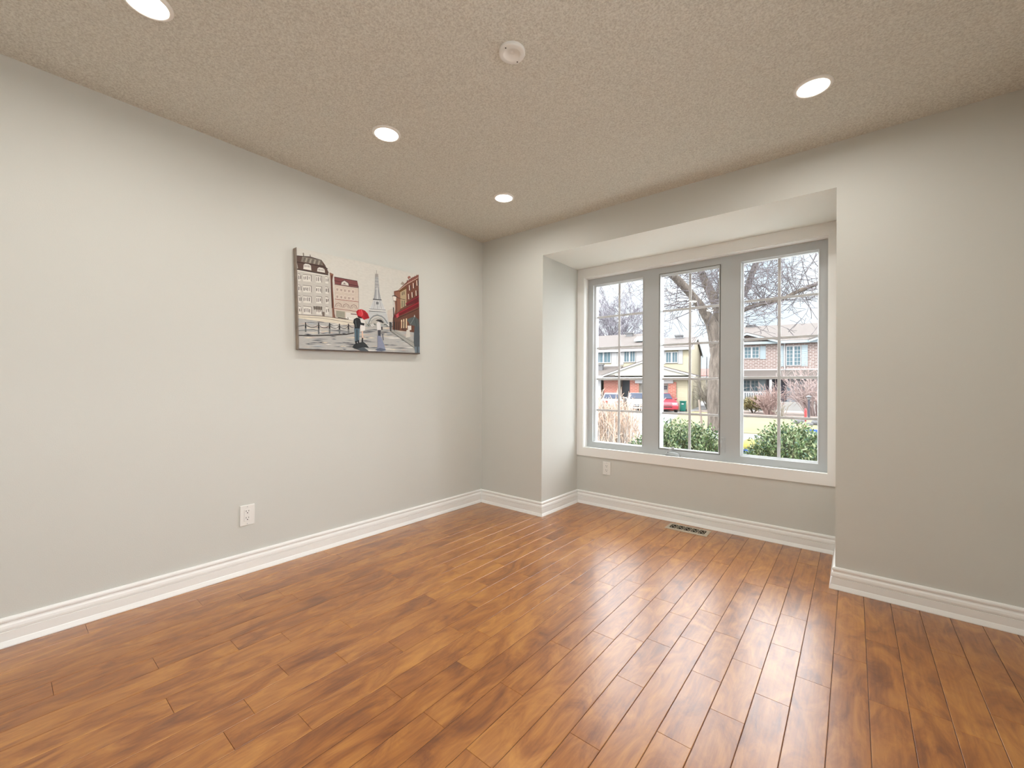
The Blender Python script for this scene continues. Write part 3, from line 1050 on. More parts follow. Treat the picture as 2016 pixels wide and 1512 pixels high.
patch([(1040, 935), (1065, 924), (1105, 926), (1135, 955), (1128, 968), (1085, 950)], (62, 62, 66))
stroke([(1112, 1010), (1114, 1040)], 16, (84, 82, 84))
stroke([(1102, 1086), (1140, 1088)], 6, (90, 92, 98))
stroke([(1120, 1090), (1130, 1160)], 10, (120, 124, 138))
patch([(770, 1240), (800, 1205), (850, 1190), (900, 1180), (930, 1205), (965, 1250), (900, 1245), (850, 1275), (790, 1255)], (56, 62, 66))
patch([(820, 1265), (900, 1240), (960, 1285), (880, 1290)], (92, 100, 106))
patch([(796, 1025), (858, 1025), (852, 1170), (832, 1185), (802, 1185)], (100, 122, 134))
stroke([(826, 1040), (826, 1180)], 9, (48, 56, 64))
stroke([(812, 1175), (818, 1205)], 18, (40, 40, 44))
stroke([(842, 1165), (845, 1190)], 16, (40, 40, 44))
patch([(872, 915), (905, 920), (922, 960), (920, 1050), (870, 1062), (862, 1000)], (228, 226, 222))
stroke([(888, 1060), (892, 1140)], 17, (222, 190, 170))
stroke([(890, 1138), (888, 1180)], 16, (44, 42, 46))
patch([(784, 960), (792, 920), (825, 902), (862, 912), (875, 960), (915, 968), (910, 995), (868, 985), (860, 1028), (800, 1026), (798, 985)], (46, 50, 52))
stroke([(812, 935), (818, 1010)], 7, (92, 104, 106))
patch([(835, 885), (860, 872), (905, 895), (880, 912), (845, 905)], (52, 32, 48))
patch([(820, 835), (840, 812), (880, 806), (920, 822), (952, 856), (972, 908), (908, 928), (880, 900), (832, 880)], (186, 30, 46))
patch([(850, 815), (885, 812), (895, 860), (870, 885), (840, 870)], (206, 48, 60))
patch([(905, 835), (940, 860), (965, 905), (915, 915)], (160, 22, 38))
stroke([(880, 812), (892, 860), (882, 885)], 5, (232, 120, 120))
# darker turned edge of the canvas at the left and bottom
patch([(137, 98), (146, 100), (160, 1268), (150, 1270)], (140, 130, 120))
patch([(150, 1258), (1550, 1308), (1550, 1322), (150, 1270)], (104, 96, 92))
pm.build('painting', M_paint, cv)

# ================================================================== outdoors
GZ = -0.9
ALB = 0.26                                 # cuts all outdoor colours to offset the strong sky light
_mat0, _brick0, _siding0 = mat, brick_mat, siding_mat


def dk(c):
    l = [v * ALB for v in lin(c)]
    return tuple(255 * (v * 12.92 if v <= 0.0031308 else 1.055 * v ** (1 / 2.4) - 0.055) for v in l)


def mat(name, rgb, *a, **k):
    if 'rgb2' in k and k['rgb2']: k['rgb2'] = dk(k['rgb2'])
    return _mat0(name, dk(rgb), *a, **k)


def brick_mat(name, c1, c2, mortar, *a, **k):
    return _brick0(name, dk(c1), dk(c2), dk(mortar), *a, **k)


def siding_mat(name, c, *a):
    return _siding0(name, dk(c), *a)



A10 = math.radians(10)
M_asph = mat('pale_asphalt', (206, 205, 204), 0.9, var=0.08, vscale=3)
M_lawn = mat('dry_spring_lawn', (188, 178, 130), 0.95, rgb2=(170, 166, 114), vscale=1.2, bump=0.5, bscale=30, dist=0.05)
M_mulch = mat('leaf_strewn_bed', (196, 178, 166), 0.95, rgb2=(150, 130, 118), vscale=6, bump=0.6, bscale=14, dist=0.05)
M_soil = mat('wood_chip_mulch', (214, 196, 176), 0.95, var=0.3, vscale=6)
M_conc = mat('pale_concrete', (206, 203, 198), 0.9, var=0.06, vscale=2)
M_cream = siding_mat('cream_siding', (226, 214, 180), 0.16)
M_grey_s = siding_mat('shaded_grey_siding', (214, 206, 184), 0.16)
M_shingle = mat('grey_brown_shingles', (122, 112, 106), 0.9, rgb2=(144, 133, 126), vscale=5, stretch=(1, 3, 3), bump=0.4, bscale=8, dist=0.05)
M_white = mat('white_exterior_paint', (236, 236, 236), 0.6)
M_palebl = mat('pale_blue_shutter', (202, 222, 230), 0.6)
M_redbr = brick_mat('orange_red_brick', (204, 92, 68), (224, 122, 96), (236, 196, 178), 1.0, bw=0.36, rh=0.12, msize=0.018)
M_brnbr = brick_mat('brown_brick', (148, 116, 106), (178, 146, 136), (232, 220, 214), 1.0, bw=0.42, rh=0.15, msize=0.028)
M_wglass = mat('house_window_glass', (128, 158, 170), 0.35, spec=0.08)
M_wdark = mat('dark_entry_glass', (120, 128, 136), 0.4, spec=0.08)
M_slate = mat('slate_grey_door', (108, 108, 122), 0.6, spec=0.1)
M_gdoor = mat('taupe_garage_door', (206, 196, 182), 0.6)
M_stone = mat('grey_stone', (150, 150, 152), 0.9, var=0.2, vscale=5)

g = MB().box(-90, 70, -40, 130, GZ - 0.3, GZ).build('ground', M_asph)
struct(g, 'pale grey street and driveways outside the window', 'street')
lawn_poly = [(-7.30, 32.9), (-7.55, 30.25), (-4.17, 16.64), (-2.29, 17.21), (-0.99, 17.6), (2.11, 17.82), (12, 19.0), (12, 32.2), (1.73, 30.51), (-3.23, 29.97)]
g = MB().box(XR + 0.25, 16, -14, 2.6, GZ - .05, GZ + 0.03).build('bounce_slab', _mat0('bounce_concrete', (206, 203, 198), 0.9, var=0.05, vscale=2))  # added slab, bounces daylight through the side window to the ceiling
struct(g, 'unseen pale slab added outside the side window to bounce light to the ceiling', 'driveway')
g = MB().prism(lawn_poly, GZ - .05, GZ + 0.03, axis='z').build('lawn', M_lawn)
struct(g, 'yellowed spring lawn across the street around the big tree', 'lawn')
bed_poly = [(-7.30, 32.9), (-3.23, 29.97), (1.73, 30.51), (12, 32.2), (12, 36), (-3, 36.5), (-7, 37)]
g = MB().prism(bed_poly, GZ - .05, GZ + 0.06, axis='z').build('planting_bed', M_mulch)
struct(g, 'leaf strewn planting bed in front of the brick house', 'planting bed')
g = MB().box(-6, 9, YO + 0.02, 3.1, GZ - .05, GZ + 0.04).build('bounce_bed', _mat0('bounce_gravel', (202, 200, 194), 0.9, var=0.15, vscale=14))  # added pale ground, reflects daylight up onto the bay soffit
struct(g, 'pale gravel bed added outside the window to bounce daylight onto the soffit', 'gravel')
g = MB().prism([(0.2, 17.75), (2.3, 17.8), (2.3, 18.5), (0.3, 18.3)], GZ, GZ + 0.05, axis='z').build('soil_strip', mat('orange_soil', (190, 140, 104), 0.95, var=0.15))
struct(g, 'orange brown soil strip at the lawn edge on the right', 'soil')


def house_window(name, parent, x0, x1, z0, z1, y, cols=2, rows=1, glass=None, mid=True, fr=0.07, ydepth=0.08):
    mb = MB()
    mb.box(x0, x1, y - ydepth, y, z0, z0 + fr).box(x0, x1, y - ydepth, y, z1 - fr, z1).box(x0, x0 + fr, y - ydepth, y, z0 + fr, z1 - fr).box(x1 - fr, x1, y - ydepth, y, z0 + fr, z1 - fr)
    cx = (x0 + x1) / 2
    if mid: mb.box(cx - fr, cx + fr, y - ydepth, y, z0 + fr, z1 - fr)
    halves = [(x0 + fr, cx - fr), (cx + fr, x1 - fr)] if mid else [(x0 + fr, x1 - fr)]
    if cols > 1 or rows > 1:
        for a, b in halves:
            for k in range(1, cols):
                xx = a + (b - a) * k / cols
                mb.box(xx - .018, xx + .018, y - ydepth * .7, y, z0 + fr, z1 - fr)
            for k in range(1, rows):
                zz = z0 + fr + (z1 - z0 - 2 * fr) * k / rows
                mb.box(a, b, y - ydepth * .65, y, zz - .018, zz + .018)
    f = mb.build(name, M_white, parent)
    mp = MB()
    for a, b in halves: mp.box(a, b, y - 0.03, y - 0.005, z0 + fr, z1 - fr)
    mp.build('pane', glass or M_wglass, f)
    return f


# ---- cream house across the street (left)
HL = empty('siding_house', (-8.78, 34.78, GZ), A10)
tag(HL, 'cream sided two-storey house with red brick garage front across the street', 'house')
ez = 5.42
MB().box(-14, 0.6, 0, 9.8, -0.1, ez).prism([(0, ez), (9.8, ez), (4.9, 6.68)], 0.25, 0.6, axis='x').build('wall', M_cream, HL)


def roof(mbx, x0, x1, v0, v1, vr, ze, zr, th=0.16, oh=0.35):
    s0 = (zr - ze) / (vr - v0)
    s1 = (zr - ze) / (v1 - vr)
    pr = [(v0 - oh, ze - oh * s0), (vr, zr), (v1 + oh, ze - oh * s1), (v1 + oh, ze - oh * s1 + th), (vr, zr + th), (v0 - oh, ze - oh * s0 + th)]
    mbx.prism(pr, x0, x1, axis='x')
    return mbx


roof(MB(), -3.4, 0.70, 0, 9.8, 4.9, ez, 6.68).build('roof', M_shingle, HL)
roof(MB(), -14.2, -3.4, 0, 10.6, 5.3, ez + 0.05, 7.3).build('roof', M_shingle, HL)
MB().box(-14.2, 0.95, -0.42, -0.34, ez - 0.22, ez + 0.0).box(-14.2, 0.6, -0.36, 0, ez - 0.20, ez - 0.15).build('fascia', M_white, HL)
MB().prism([(-0.40, ez - 0.26), (4.9, 6.62), (10.2, ez - 0.26), (10.2, ez - 0.10), (4.9, 6.80), (-0.40, ez - 0.10)], 0.70, 0.76, axis='x').build('rake_board', M_white, HL)
for (x0, x1, z0, z1) in ((-7.75, -6.30, 4.20, 5.30), (-5.12, -4.03, 4.22, 5.30), (-1.44, -0.40, 4.08, 5.08)):
    house_window('window', HL, x0, x1, z0, z1, -0.02)
for (x0, x1) in ((-6.28, -5.75), (-5.72, -5.14), (-4.0, -3.4), (-1.85, -1.46), (-0.38, -0.02)):
    MB().box(x0, x1, -0.05, 0, 4.0, 5.25).build('side_panel', M_white, HL)
MB().box(-8.5, -5.6, -0.04, 0, 3.3, 4.05).build('side_panel', M_white, HL)
# garage / porch block in front with its long low gable
gb = MB().box(-3.35, -3.22, -2.2, 0, 0, 2.85).box(-0.80, 0.62, -2.2, 0, 0, 2.85).box(-3.35, 0.62, -2.1, 0, 2.3, 2.85)
gb.box(-3.25, -0.8, -0.3, -0.1, 0, 2.3)
gb.build('garage_wall', M_cream, HL)
gp = MB().prism([(-6.0, 2.92), (0.95, 2.92), (-2.9, 4.02)], -2.72, -0.1)
gp.build('porch_gable', siding_mat('pale_gable_siding', (228, 224, 210), 0.2), HL)
sl = MB()
for (xa, za, xb, zb) in ((-6.4, 2.86, -2.9, 4.06), (-2.9, 4.06, 1.3, 2.86)):
    sl.prism([(xa, za), (xb, zb), (xb, zb + 0.14), (xa, za + 0.14)], -2.75, 0)
sl.build('porch_roof', M_shingle, HL)
MB().box(-6.3, 1.2, -2.8, -2.65, 2.62, 2.80).prism([(-6.4, 2.80), (-2.9, 4.0), (1.3, 2.80), (1.3, 2.92), (-2.9, 4.12), (-6.4, 2.92)], -2.82, -2.74).build('porch_fascia', M_white, HL)
MB().box(-6.3, 1.2, -2.7, 0, 2.60, 2.64).build('porch_soffit', M_white, HL)
lr = MB().prism([(-2.75, 2.85), (0, 3.75), (0, 3.9), (-2.75, 2.98)], -14, -5.2, axis='x')
lr.build('lean_to_roof', M_shingle, HL)
MB().box(-14, -6.2, -2.8, -2.68, 2.62, 2.95).build('lean_to_fascia', M_white, HL)
for (x0, x1, v, zt) in ((-6.40, -5.05, -2.0, 2.62), (-4.02, -3.25, -2.25, 2.62), (-0.85, -0.22, -2.3, 2.40)):
    MB().box(x0, x1, v, v + 0.5, 0, zt).build('brick_pier', M_redbr, HL)
MB().box(-5.05, -4.02, -0.9, -0.1, 0, 2.6).build('entry_wall', M_redbr, HL)
ed = MB().box(-4.98, -4.28, -1.0, -0.9, 0.1, 2.55).build('entry_door', M_wdark, HL)
MB().box(-7.05, -6.62, -2.2, -2.0, 0, 2.62).build('porch_post', M_white, HL)
MB().box(-7.9, -7.1, -0.6, -0.1, 0.1, 2.6).build('side_opening', M_wdark, HL)
MB().box(-3.55, -0.45, -2.38, -2.28, 2.28, 2.62).build('garage_header', M_white, HL)
gd = MB().box(-3.22, -0.84, -2.0, -1.92, 0.0, 2.28)
for k in range(1, 4): gd.box(-3.22, -0.84, -2.02, -1.99, 0.56 * k - .02, 0.56 * k + .02)
gdo = gd.build('garage_door', M_gdoor, HL)
for k in range(4):
    xx = -3.05 + k * 0.56
    mp = MB()
    for a in (0, 1):
        for b in (0, 1, 2): mp.box(xx + b * 0.135, xx + b * 0.135 + 0.115, -2.035, -2.0, 1.78 + a * 0.16, 1.91 + a * 0.16)
    mp.build('garage_window', M_slate, gdo)
for (x, v, z) in ((-0.9, 4.4, 6.72), (-5.7, 4.6, 7.25)):
    MB().box(x - .30, x + .30, v - .3, v + .3, z - 0.2, z + 0.18).box(x - .38, x + .38, v - .38, v + .38, z + 0.18, z + 0.30).build('roof_vent', M_stone, HL)
MB().box(-7.25, -6.75, -1.3, -0.9, 3.3, 3.95).box(-7.32, -6.68, -1.36, -0.84, 3.95, 4.05).build('roof_vent', M_stone, HL)
sk = MB().prism([(1.5, 6.30), (3.0, 6.78), (3.0, 6.92), (1.5, 6.44)], -4.55, -3.62, axis='x')
sk.build('skylight', M_palebl, HL)
MB().tube([(1.15, 9.9, ez - .2), (1.15, 9.9, 0.2)], 0.05, 6).build('downspout', M_white, HL)

# ---- brown brick house across the street (right)
HR = empty('brick_house', (-2.34, 42.65, GZ), A10)
tag(HR, 'brown brick house with pale blue shutters and white porch railing across the street', 'house')
MB().box(-5.4, 9.5, 0, 10, 2.85, 6.22).build('brick_wall', M_brnbr, HR)
MB().box(-5.4, 9.5, 0.3, 10, -0.1, 2.85).build('lower_wall', siding_mat('grey_blue_siding', (196, 204, 212), 0.2), HR)
MB().box(-5.4, 9.5, -0.02, 0.05, 3.52, 3.70).build('belt_course', M_white, HR)
roof(MB(), -5.8, 9.8, 0, 10, 5.0, 6.30, 8.25, oh=0.45).build('roof', M_shingle, HR)
MB().box(-5.8, 9.8, -0.56, -0.46, 6.02, 6.24).build('fascia', M_palebl, HR)
for (xa, xp, xb, zp) in ((-5.3, -2.85, -0.25, 7.02), (1.9, 4.3, 6.8, 6.95)):
    mb = MB()
    for (p0, z0, p1, z1) in ((xa, 6.18, xp, zp), (xp, zp, xb, 6.18)):
        mb.prism([(p0, z0), (p1, z1), (p1, z1 + 0.14), (p0, z0 + 0.14)], -0.7, 3.2)
    mb.build('cross_gable_roof', M_shingle, HR)
    MB().prism([(xa, 6.04), (xp, zp - 0.12), (xb, 6.04), (xb, 6.20), (xp, zp + 0.06), (xa, 6.20)], -0.78, -0.68).build('gable_fascia', M_palebl, HR)
    MB().prism([(xa + .5, 6.15), (xb - .5, 6.15), (xp, zp - 0.1)], -0.1, 0.5).build('gable_end', M_brnbr, HR)
house_window('window', HR, -3.10, -1.82, 4.72, 5.85, 0.0, 2, 3)
house_window('window', HR, 0.26, 1.42, 3.98, 5.80, 0.0, 2, 5)
house_window('window', HR, -3.20, -1.85, 1.60, 2.72, 0.3, 2, 3)
for (x0, x1, z0, z1, y) in ((-3.55, -3.12, 4.65, 5.88, 0), (-1.78, -1.32, 4.65, 5.88, 0), (-0.22, 0.22, 3.95, 5.84, 0), (1.45, 1.90, 3.95, 5.84, 0), (-1.84, -1.34, 1.55, 2.75, 0.3)):
    mb = MB().box(x0, x1, y - 0.05, y, z0, z1)
    for k in range(1, 10):
        zz = z0 + (z1 - z0) * k / 10
        mb.box(x0 + .05, x1 - .05, y - 0.07, y - 0.05, zz - .03, zz + .03)
    mb.build('shutter', M_palebl, HR)
MB().prism([(-1.5, 2.84), (0, 3.52), (0, 3.62), (-1.5, 2.96)], -5.6, 9.5, axis='x').build('porch_roof', M_shingle, HR)
MB().box(-5.6, 9.5, -1.56, -1.46, 2.76, 2.94).build('porch_fascia', M_white, HR)
MB().box(-1.25, 0.35, 0.24, 0.32, 0.2, 2.80).build('entry_door', M_slate, HR)
MB().box(-0.95, -0.67, 0.08, 0.24, 2.02, 2.38).prism([(-1.0, 2.38), (-0.62, 2.38), (-0.81, 2.55)], 0.06, 0.24).build('porch_lantern', M_white, HR)
MB().box(-5.4, 4.5, -2.3, 0.3, -0.1, 0.72).build('porch_floor', M_conc, HR)
mb = MB().box(-5.3, -1.0, -2.24, -2.16, 1.50, 1.60).box(-5.3, -1.0, -2.24, -2.16, 0.82, 0.90)
for k in range(24): mb.box(-5.25 + k * 0.18, -5.25 + k * 0.18 + 0.07, -2.23, -2.17, 0.90, 1.50)
mb.build('porch_railing', M_white, HR)
for x in (-5.2, -0.98, 4.3): MB().box(x - .1, x + .1, -1.46, -1.26, 0.7, 2.82).build('porch_post', M_white, HR)
MB().tube([(0.12, -0.5, 6.05), (0.14, -0.12, 5.85), (0.16, -0.09, 3.65)], 0.06, 8).build('downspout', M_white, HR)
MB().box(-2.85, -2.15, 4.6, 5.2, 7.9, 8.42).box(-2.95, -2.05, 4.5, 5.3, 8.42, 8.54).build('roof_vent', M_stone, HR)

# ---- far red-roofed house seen between the two
FH = empty('far_house', (-13.6, 61.0, GZ), A10)
tag(FH, 'distant house with a reddish roof showing between the cream house and tree trunk', 'house')
MB().box(-3, 4, 0, 6, -0.1, 3.6).build('wall', M_cream, FH)
roof(MB(), -3.3, 4.3, 0, 6, 3, 3.6, 4.6).build('roof', mat('red_shingles', (190, 130, 120), 0.9, var=0.1), FH)
MB().box(-3.3, 4.3, -0.5, -0.4, 3.3, 3.52).build('fascia', M_white, FH)

# ------------------------------------------------------------------ trees and shrubs
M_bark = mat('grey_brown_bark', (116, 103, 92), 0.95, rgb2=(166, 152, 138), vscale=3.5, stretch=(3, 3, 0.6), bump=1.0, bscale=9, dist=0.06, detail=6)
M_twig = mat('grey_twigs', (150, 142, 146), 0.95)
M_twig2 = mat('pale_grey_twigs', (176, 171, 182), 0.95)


def branch(mb, p, d, ln, r, depth, rg, n=4, up=0.25, wob=0.35, kids=(2, 4), shrink=0.62, rmin=0.006):
    pts, rr = [Vector(p)], [r]
    d = Vector(d).normalized()
    k = 4
    for i in range(k):
        d = (d + Vector((rg.uniform(-1, 1), rg.uniform(-1, 1), rg.uniform(-1, 1) + up)) * wob * 0.5).normalized()
        pts.append(pts[-1] + d * ln / k)
        rr.append(max(rmin, r * (1 - 0.5 * (i + 1) / k)))
    mb.tube(pts, rr, n, cap=False)
    if depth <= 0: return
    for q in range(rg.randint(*kids)):
        t = rg.uniform(0.3, 1.0)
        i = min(k - 1, int(t * k))
        pp = pts[i].lerp(pts[i + 1], t * k - i)
        dd = (pts[i + 1] - pts[i]).normalized()
        side = Vector((rg.uniform(-1, 1), rg.uniform(-1, 1), rg.uniform(-0.7, 1)))
        dd = (dd * 0.6 + side * 0.75).normalized()
        branch(mb, pp, dd, ln * shrink * rg.uniform(0.75, 1.2), max(rmin, rr[i] * 0.6), depth - 1, rg, n, up, wob, kids, shrink, rmin)


def smooth_path(pts, sub=4):
    out = []
    n = len(pts)
    for i in range(n - 1):
        p0, p1, p2, p3 = [Vector(pts[max(0, min(n - 1, j))]) for j in (i - 1, i, i + 1, i + 2)]
        for k in range(sub):
            t = k / sub
            out.append(0.5 * ((2 * p1) + (p2 - p0) * t + (2 * p0 - 5 * p1 + 4 * p2 - p3) * t * t + (3 * p1 - p0 - 3 * p2 + p3) * t ** 3))
    out.append(Vector(pts[-1]))
    return out


TR = empty('bare_tree', (-1.97, 17.5, GZ))
tag(TR, 'big bare tree with thick forked limbs standing on the lawn across the street', 'tree')
limbs = [
    [(-1.95, 17.54, -0.95, 0.52), (-1.98, 17.51, -0.56, 0.44), (-2.01, 17.48, 1.14, 0.41), (-1.94, 17.53, 2.51, 0.39), (-1.92, 17.53, 3.3, 0.43), (-1.87, 17.57, 3.87, 0.34), (-1.69, 17.85, 4.57, 0.27), (-1.43, 18.19, 5.4, 0.22), (-1.3, 18.5, 6.6, 0.18), (-1.3, 18.8, 8.0, 0.13)],
    [(-1.98, 17.49, 2.9, 0.36), (-2.16, 17.21, 3.85, 0.275), (-2.38, 16.9, 4.35, 0.2), (-2.58, 16.6, 4.78, 0.175), (-3.03, 15.98, 5.49, 0.168), (-3.37, 15.44, 5.94, 0.153), (-3.76, 14.87, 6.32, 0.13), (-4.2, 14.12, 6.86, 0.106)],
    [(-1.94, 17.52, 3.3, 0.30), (-2.01, 17.59, 4.46, 0.21), (-2.27, 17.63, 5.23, 0.2), (-2.64, 17.59, 6.13, 0.163), (-2.89, 17.63, 6.91, 0.141), (-3.15, 17.8, 8.08, 0.12)],
    [(-1.6, 17.9, 4.6, 0.2), (-1.32, 18.4, 5.12, 0.139), (-1.1, 18.84, 5.59, 0.128), (-0.95, 19.21, 6.34, 0.13), (-0.81, 19.58, 7.02, 0.13), (-0.57, 20.16, 8.17, 0.11)],
    [(-1.8, 17.63, 3.65, 0.18), (-1.37, 17.6, 4.1, 0.112), (-1.0, 17.64, 4.45, 0.1), (-0.33, 17.79, 4.68, 0.098), (0.24, 18.0, 4.77, 0.082), (0.89, 18.27, 5.12, 0.081), (1.57, 18.56, 5.42, 0.085), (2.38, 18.96, 5.85, 0.07)],
    [(-2.24, 17.66, 5.11, 0.092), (-2.11, 18.02, 5.53, 0.093), (-2.05, 18.32, 6.22, 0.083), (-1.95, 18.65, 7.1, 0.071)]]
mb = MB()
rg = random.Random(11)
tw = MB()
base = Vector((-1.97, 17.5, GZ))
for li, L in enumerate(limbs):
    pp = smooth_path([Vector(q[:3]) - base for q in L], 5)
    rr = [q.x for q in smooth_path([Vector((q[3], 0, 0)) for q in L], 5)]
    rr = [r * (1 + rg.uniform(-0.05, 0.05)) for r in rr]
    mb.tube(pp, rr, 12)
    st = int(len(pp) * (0.55 if li == 0 else 0.35))
    for i in range(st, len(pp) - 1):
        for q in range(3 if li == 4 else 2):
            d = Vector((rg.uniform(-1, 1), rg.uniform(-0.8, 0.8), rg.uniform(-0.5, 0.9)))
            branch(tw, pp[i], d, rg.uniform(0.9, 1.9), 0.019, 2, rg, 4, 0.1, 0.45, (2, 3), 0.6, 0.008)
mb.build('trunk', M_bark, TR, smooth=True)
for k in range(12):                                       # long twigs reaching left of the fork
    i = rg.randint(0, 3)
    p = Vector((-2.4 - rg.random() * 0.9, 16.9 - rg.random(), 4.3 + rg.random() * 1.4)) - base
    branch(tw, p, (-1, rg.uniform(-0.3, 0.3), rg.uniform(-0.35, 0.35)), rg.uniform(0.9, 1.6), 0.022, 1, rg, 4, 0.1, 0.4, (2, 4), 0.6, 0.009)
o = tw.build('twigs', M_twig, TR)
o['kind'] = 'stuff'

BT = empty('bare_tree', (-22.2, 49.5, GZ))
tag(BT, 'bare round-crowned tree rising behind the roof of the cream house', 'tree')
rg = random.Random(5)
mb = MB().tube([(0, 0, -0.1), (0.1, 0, 4), (0.1, 0.1, 7.9)], [0.4, 0.34, 0.25], 8)
mb.build('trunk', M_twig2, BT, smooth=True)
tw = MB()
for i in range(46):
    q = rg.uniform(0, 2 * PI)
    e = rg.uniform(0.15, 1.4)
    branch(tw, (0.1, 0.1, rg.uniform(5.6, 7.9)), (math.cos(q) * math.cos(e), math.sin(q) * math.cos(e), math.sin(e)), rg.uniform(4.4, 6.4), 0.07, 3, rg, 3, 0.25, 0.3, (3, 5), 0.52, 0.017)
o = tw.build('crown', M_twig2, BT)
o['kind'] = 'stuff'


def bare_bush(name, loc, rx, h, n, r, m, seed, label, lean=0.35, depth=2, rmin=0.005, kids=(2, 3)):
    t = empty(name, loc)
    tag(t, label, 'bush')
    rgx = random.Random(seed)
    mbx = MB()
    for i in range(n):
        q = rgx.uniform(0, 2 * PI)
        b = rgx.random() ** 0.5 * rx * 0.4
        d = (math.cos(q) * lean * rgx.random() * 2, math.sin(q) * lean * rgx.random() * 2, 1)
        branch(mbx, (math.cos(q) * b, math.sin(q) * b, -0.03), d, h * rgx.uniform(0.55, 0.95), r, depth, rgx, 3, 0.4, 0.3, kids, 0.5, rmin)
    o = mbx.build('stems', m, t)
    return t


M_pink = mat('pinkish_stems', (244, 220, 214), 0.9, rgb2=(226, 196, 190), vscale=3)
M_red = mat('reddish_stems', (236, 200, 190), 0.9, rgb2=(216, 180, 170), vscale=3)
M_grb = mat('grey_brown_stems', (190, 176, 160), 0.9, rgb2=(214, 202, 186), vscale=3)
bare_bush('bare_shrub', (-2.0, 32.4, GZ + .05), 0.8, 1.65, 110, 0.020, M_red, 2, 'rounded reddish bare shrub left of the big pinkish one by the porch', 0.30, 2, 0.010)
bare_bush('bare_shrub', (0.75, 33.0, GZ + .05), 1.5, 2.7, 130, 0.024, M_pink, 3, 'large pinkish bare shrub in front of the brick house on the right', 0.45, 2, 0.011)
bare_bush('bare_shrub', (-0.95, 30.4, GZ + .05), 0.4, 1.0, 8, 0.035, M_grb, 4, 'small dark bare sapling with crooked stems in the planting bed', 0.6, 1, 0.016)
bare_bush('bare_shrub', (-7.1, 37.4, GZ), 0.9, 2.4, 70, 0.022, M_grb, 6, 'tangled grey brown bare shrub between the cream house and the tree trunk', 0.4, 2, 0.012)


def leafy(name, loc, rx, ry, h, n, ls, mats, seed, label, stemm, spiky=0.5):
    t = empty(name, loc)
    tag(t, label, 'bush')
    rgx = random.Random(seed)
    mbx = MB()
    st = MB()
    for i in range(n):
        q = rgx.uniform(0, 2 * PI)
        ct = rgx.random()
        e = math.acos(1 - 1.25 * ct) if ct < 0.8 else rgx.uniform(0.2, 1.9)
        nrm_ = Vector((math.sin(e) * math.cos(q), math.sin(e) * math.sin(q), math.cos(e)))
        sc = rgx.uniform(0.72, 1.0)
        c = Vector((nrm_.x * rx * sc, nrm_.y * ry * sc, h * 0.5 + nrm_.z * h * 0.5 * sc))
        # a spray: short stem with leaves along it, pointing out and up
        d = (nrm_ * 0.7 + Vector((rgx.uniform(-.5, .5), rgx.uniform(-.5, .5), spiky + rgx.uniform(0, .4)))).normalized()
        ln = rgx.uniform(1.6, 3.2) * ls
        if i % 3 == 0: st.tube([c - d * ln * 0.8, c + d * ln * 0.8], 0.0022 if ls < 0.06 else 0.008, 3, cap=False)
        side = d.cross(Vector((0, 0, 1)))
        side = side.normalized() if side.length > 1e-3 else Vector((1, 0, 0))
        for k in range(7):
            tt = -0.8 + 1.75 * k / 6
            p = c + d * ln * tt
            ang = rgx.uniform(0, 2 * PI)
            s2 = (side * math.cos(ang) + d.cross(side) * math.sin(ang))
            ld = (d * 0.75 + s2 * 0.75).normalized()
            wv = ld.cross(Vector((rgx.uniform(-1, 1), rgx.uniform(-1, 1), rgx.uniform(-1, 1))))
            wv = wv.normalized() * ls * 0.21 if wv.length > 1e-3 else Vector((ls * .2, 0, 0))
            a = p + ld * ls
            mbx.add([p, p + ld * ls * 0.5 + wv, a, p + ld * ls * 0.5 - wv], [(0, 1, 2, 3)], rgx.choice((0, 0, 1, 1, 2)))
    mbx.build('foliage', mats, t)
    for i in range(6):
        q = rgx.uniform(0, 2 * PI)
        st.tube([(math.cos(q) * .06, math.sin(q) * .06, -0.02), (math.cos(q) * rx * .5, math.sin(q) * ry * .5, h * .6)], 0.014 if ls < .06 else 0.03, 5)
    st.build('stems', stemm, t)
    return t


def leafmat(name, c):
    m = mat(name, c, 0.5, spec=0.35)
    m.node_tree.nodes['Principled BSDF'].inputs['Subsurface Weight'].default_value = 0.0
    return m


M_l1, M_l2, M_l3 = leafmat('leaf_green', (152, 190, 116)), leafmat('leaf_light_green', (216, 232, 170)), leafmat('leaf_deep_green', (96, 138, 102))
M_stem = mat('brown_stems', (104, 88, 66), 0.9)
leafy('evergreen_shrub', (1.22, 1.98, GZ + .04), 0.66, 0.60, 1.50, 3400, 0.042, [M_l1, M_l2, M_l3], 8, 'green leafy shrub outside the middle window light', M_stem)
leafy('evergreen_shrub', (2.22, 2.42, GZ + .04), 0.50, 0.60, 1.50, 3000, 0.042, [M_l1, M_l2, M_l3], 9, 'green leafy shrub outside the right window light', M_stem)
M_o1, M_o2, M_o3 = leafmat('leaf_olive', (176, 162, 104)), leafmat('leaf_straw', (186, 166, 100)), leafmat('leaf_dull_green', (112, 112, 64))
leafy('evergreen_shrub', (-3.15, 33.4, GZ + .04), 0.80, 0.75, 0.90, 420, 0.15, [M_o1, M_o2, M_o3], 10, 'round olive yellow bush below the white porch railing', M_stem)

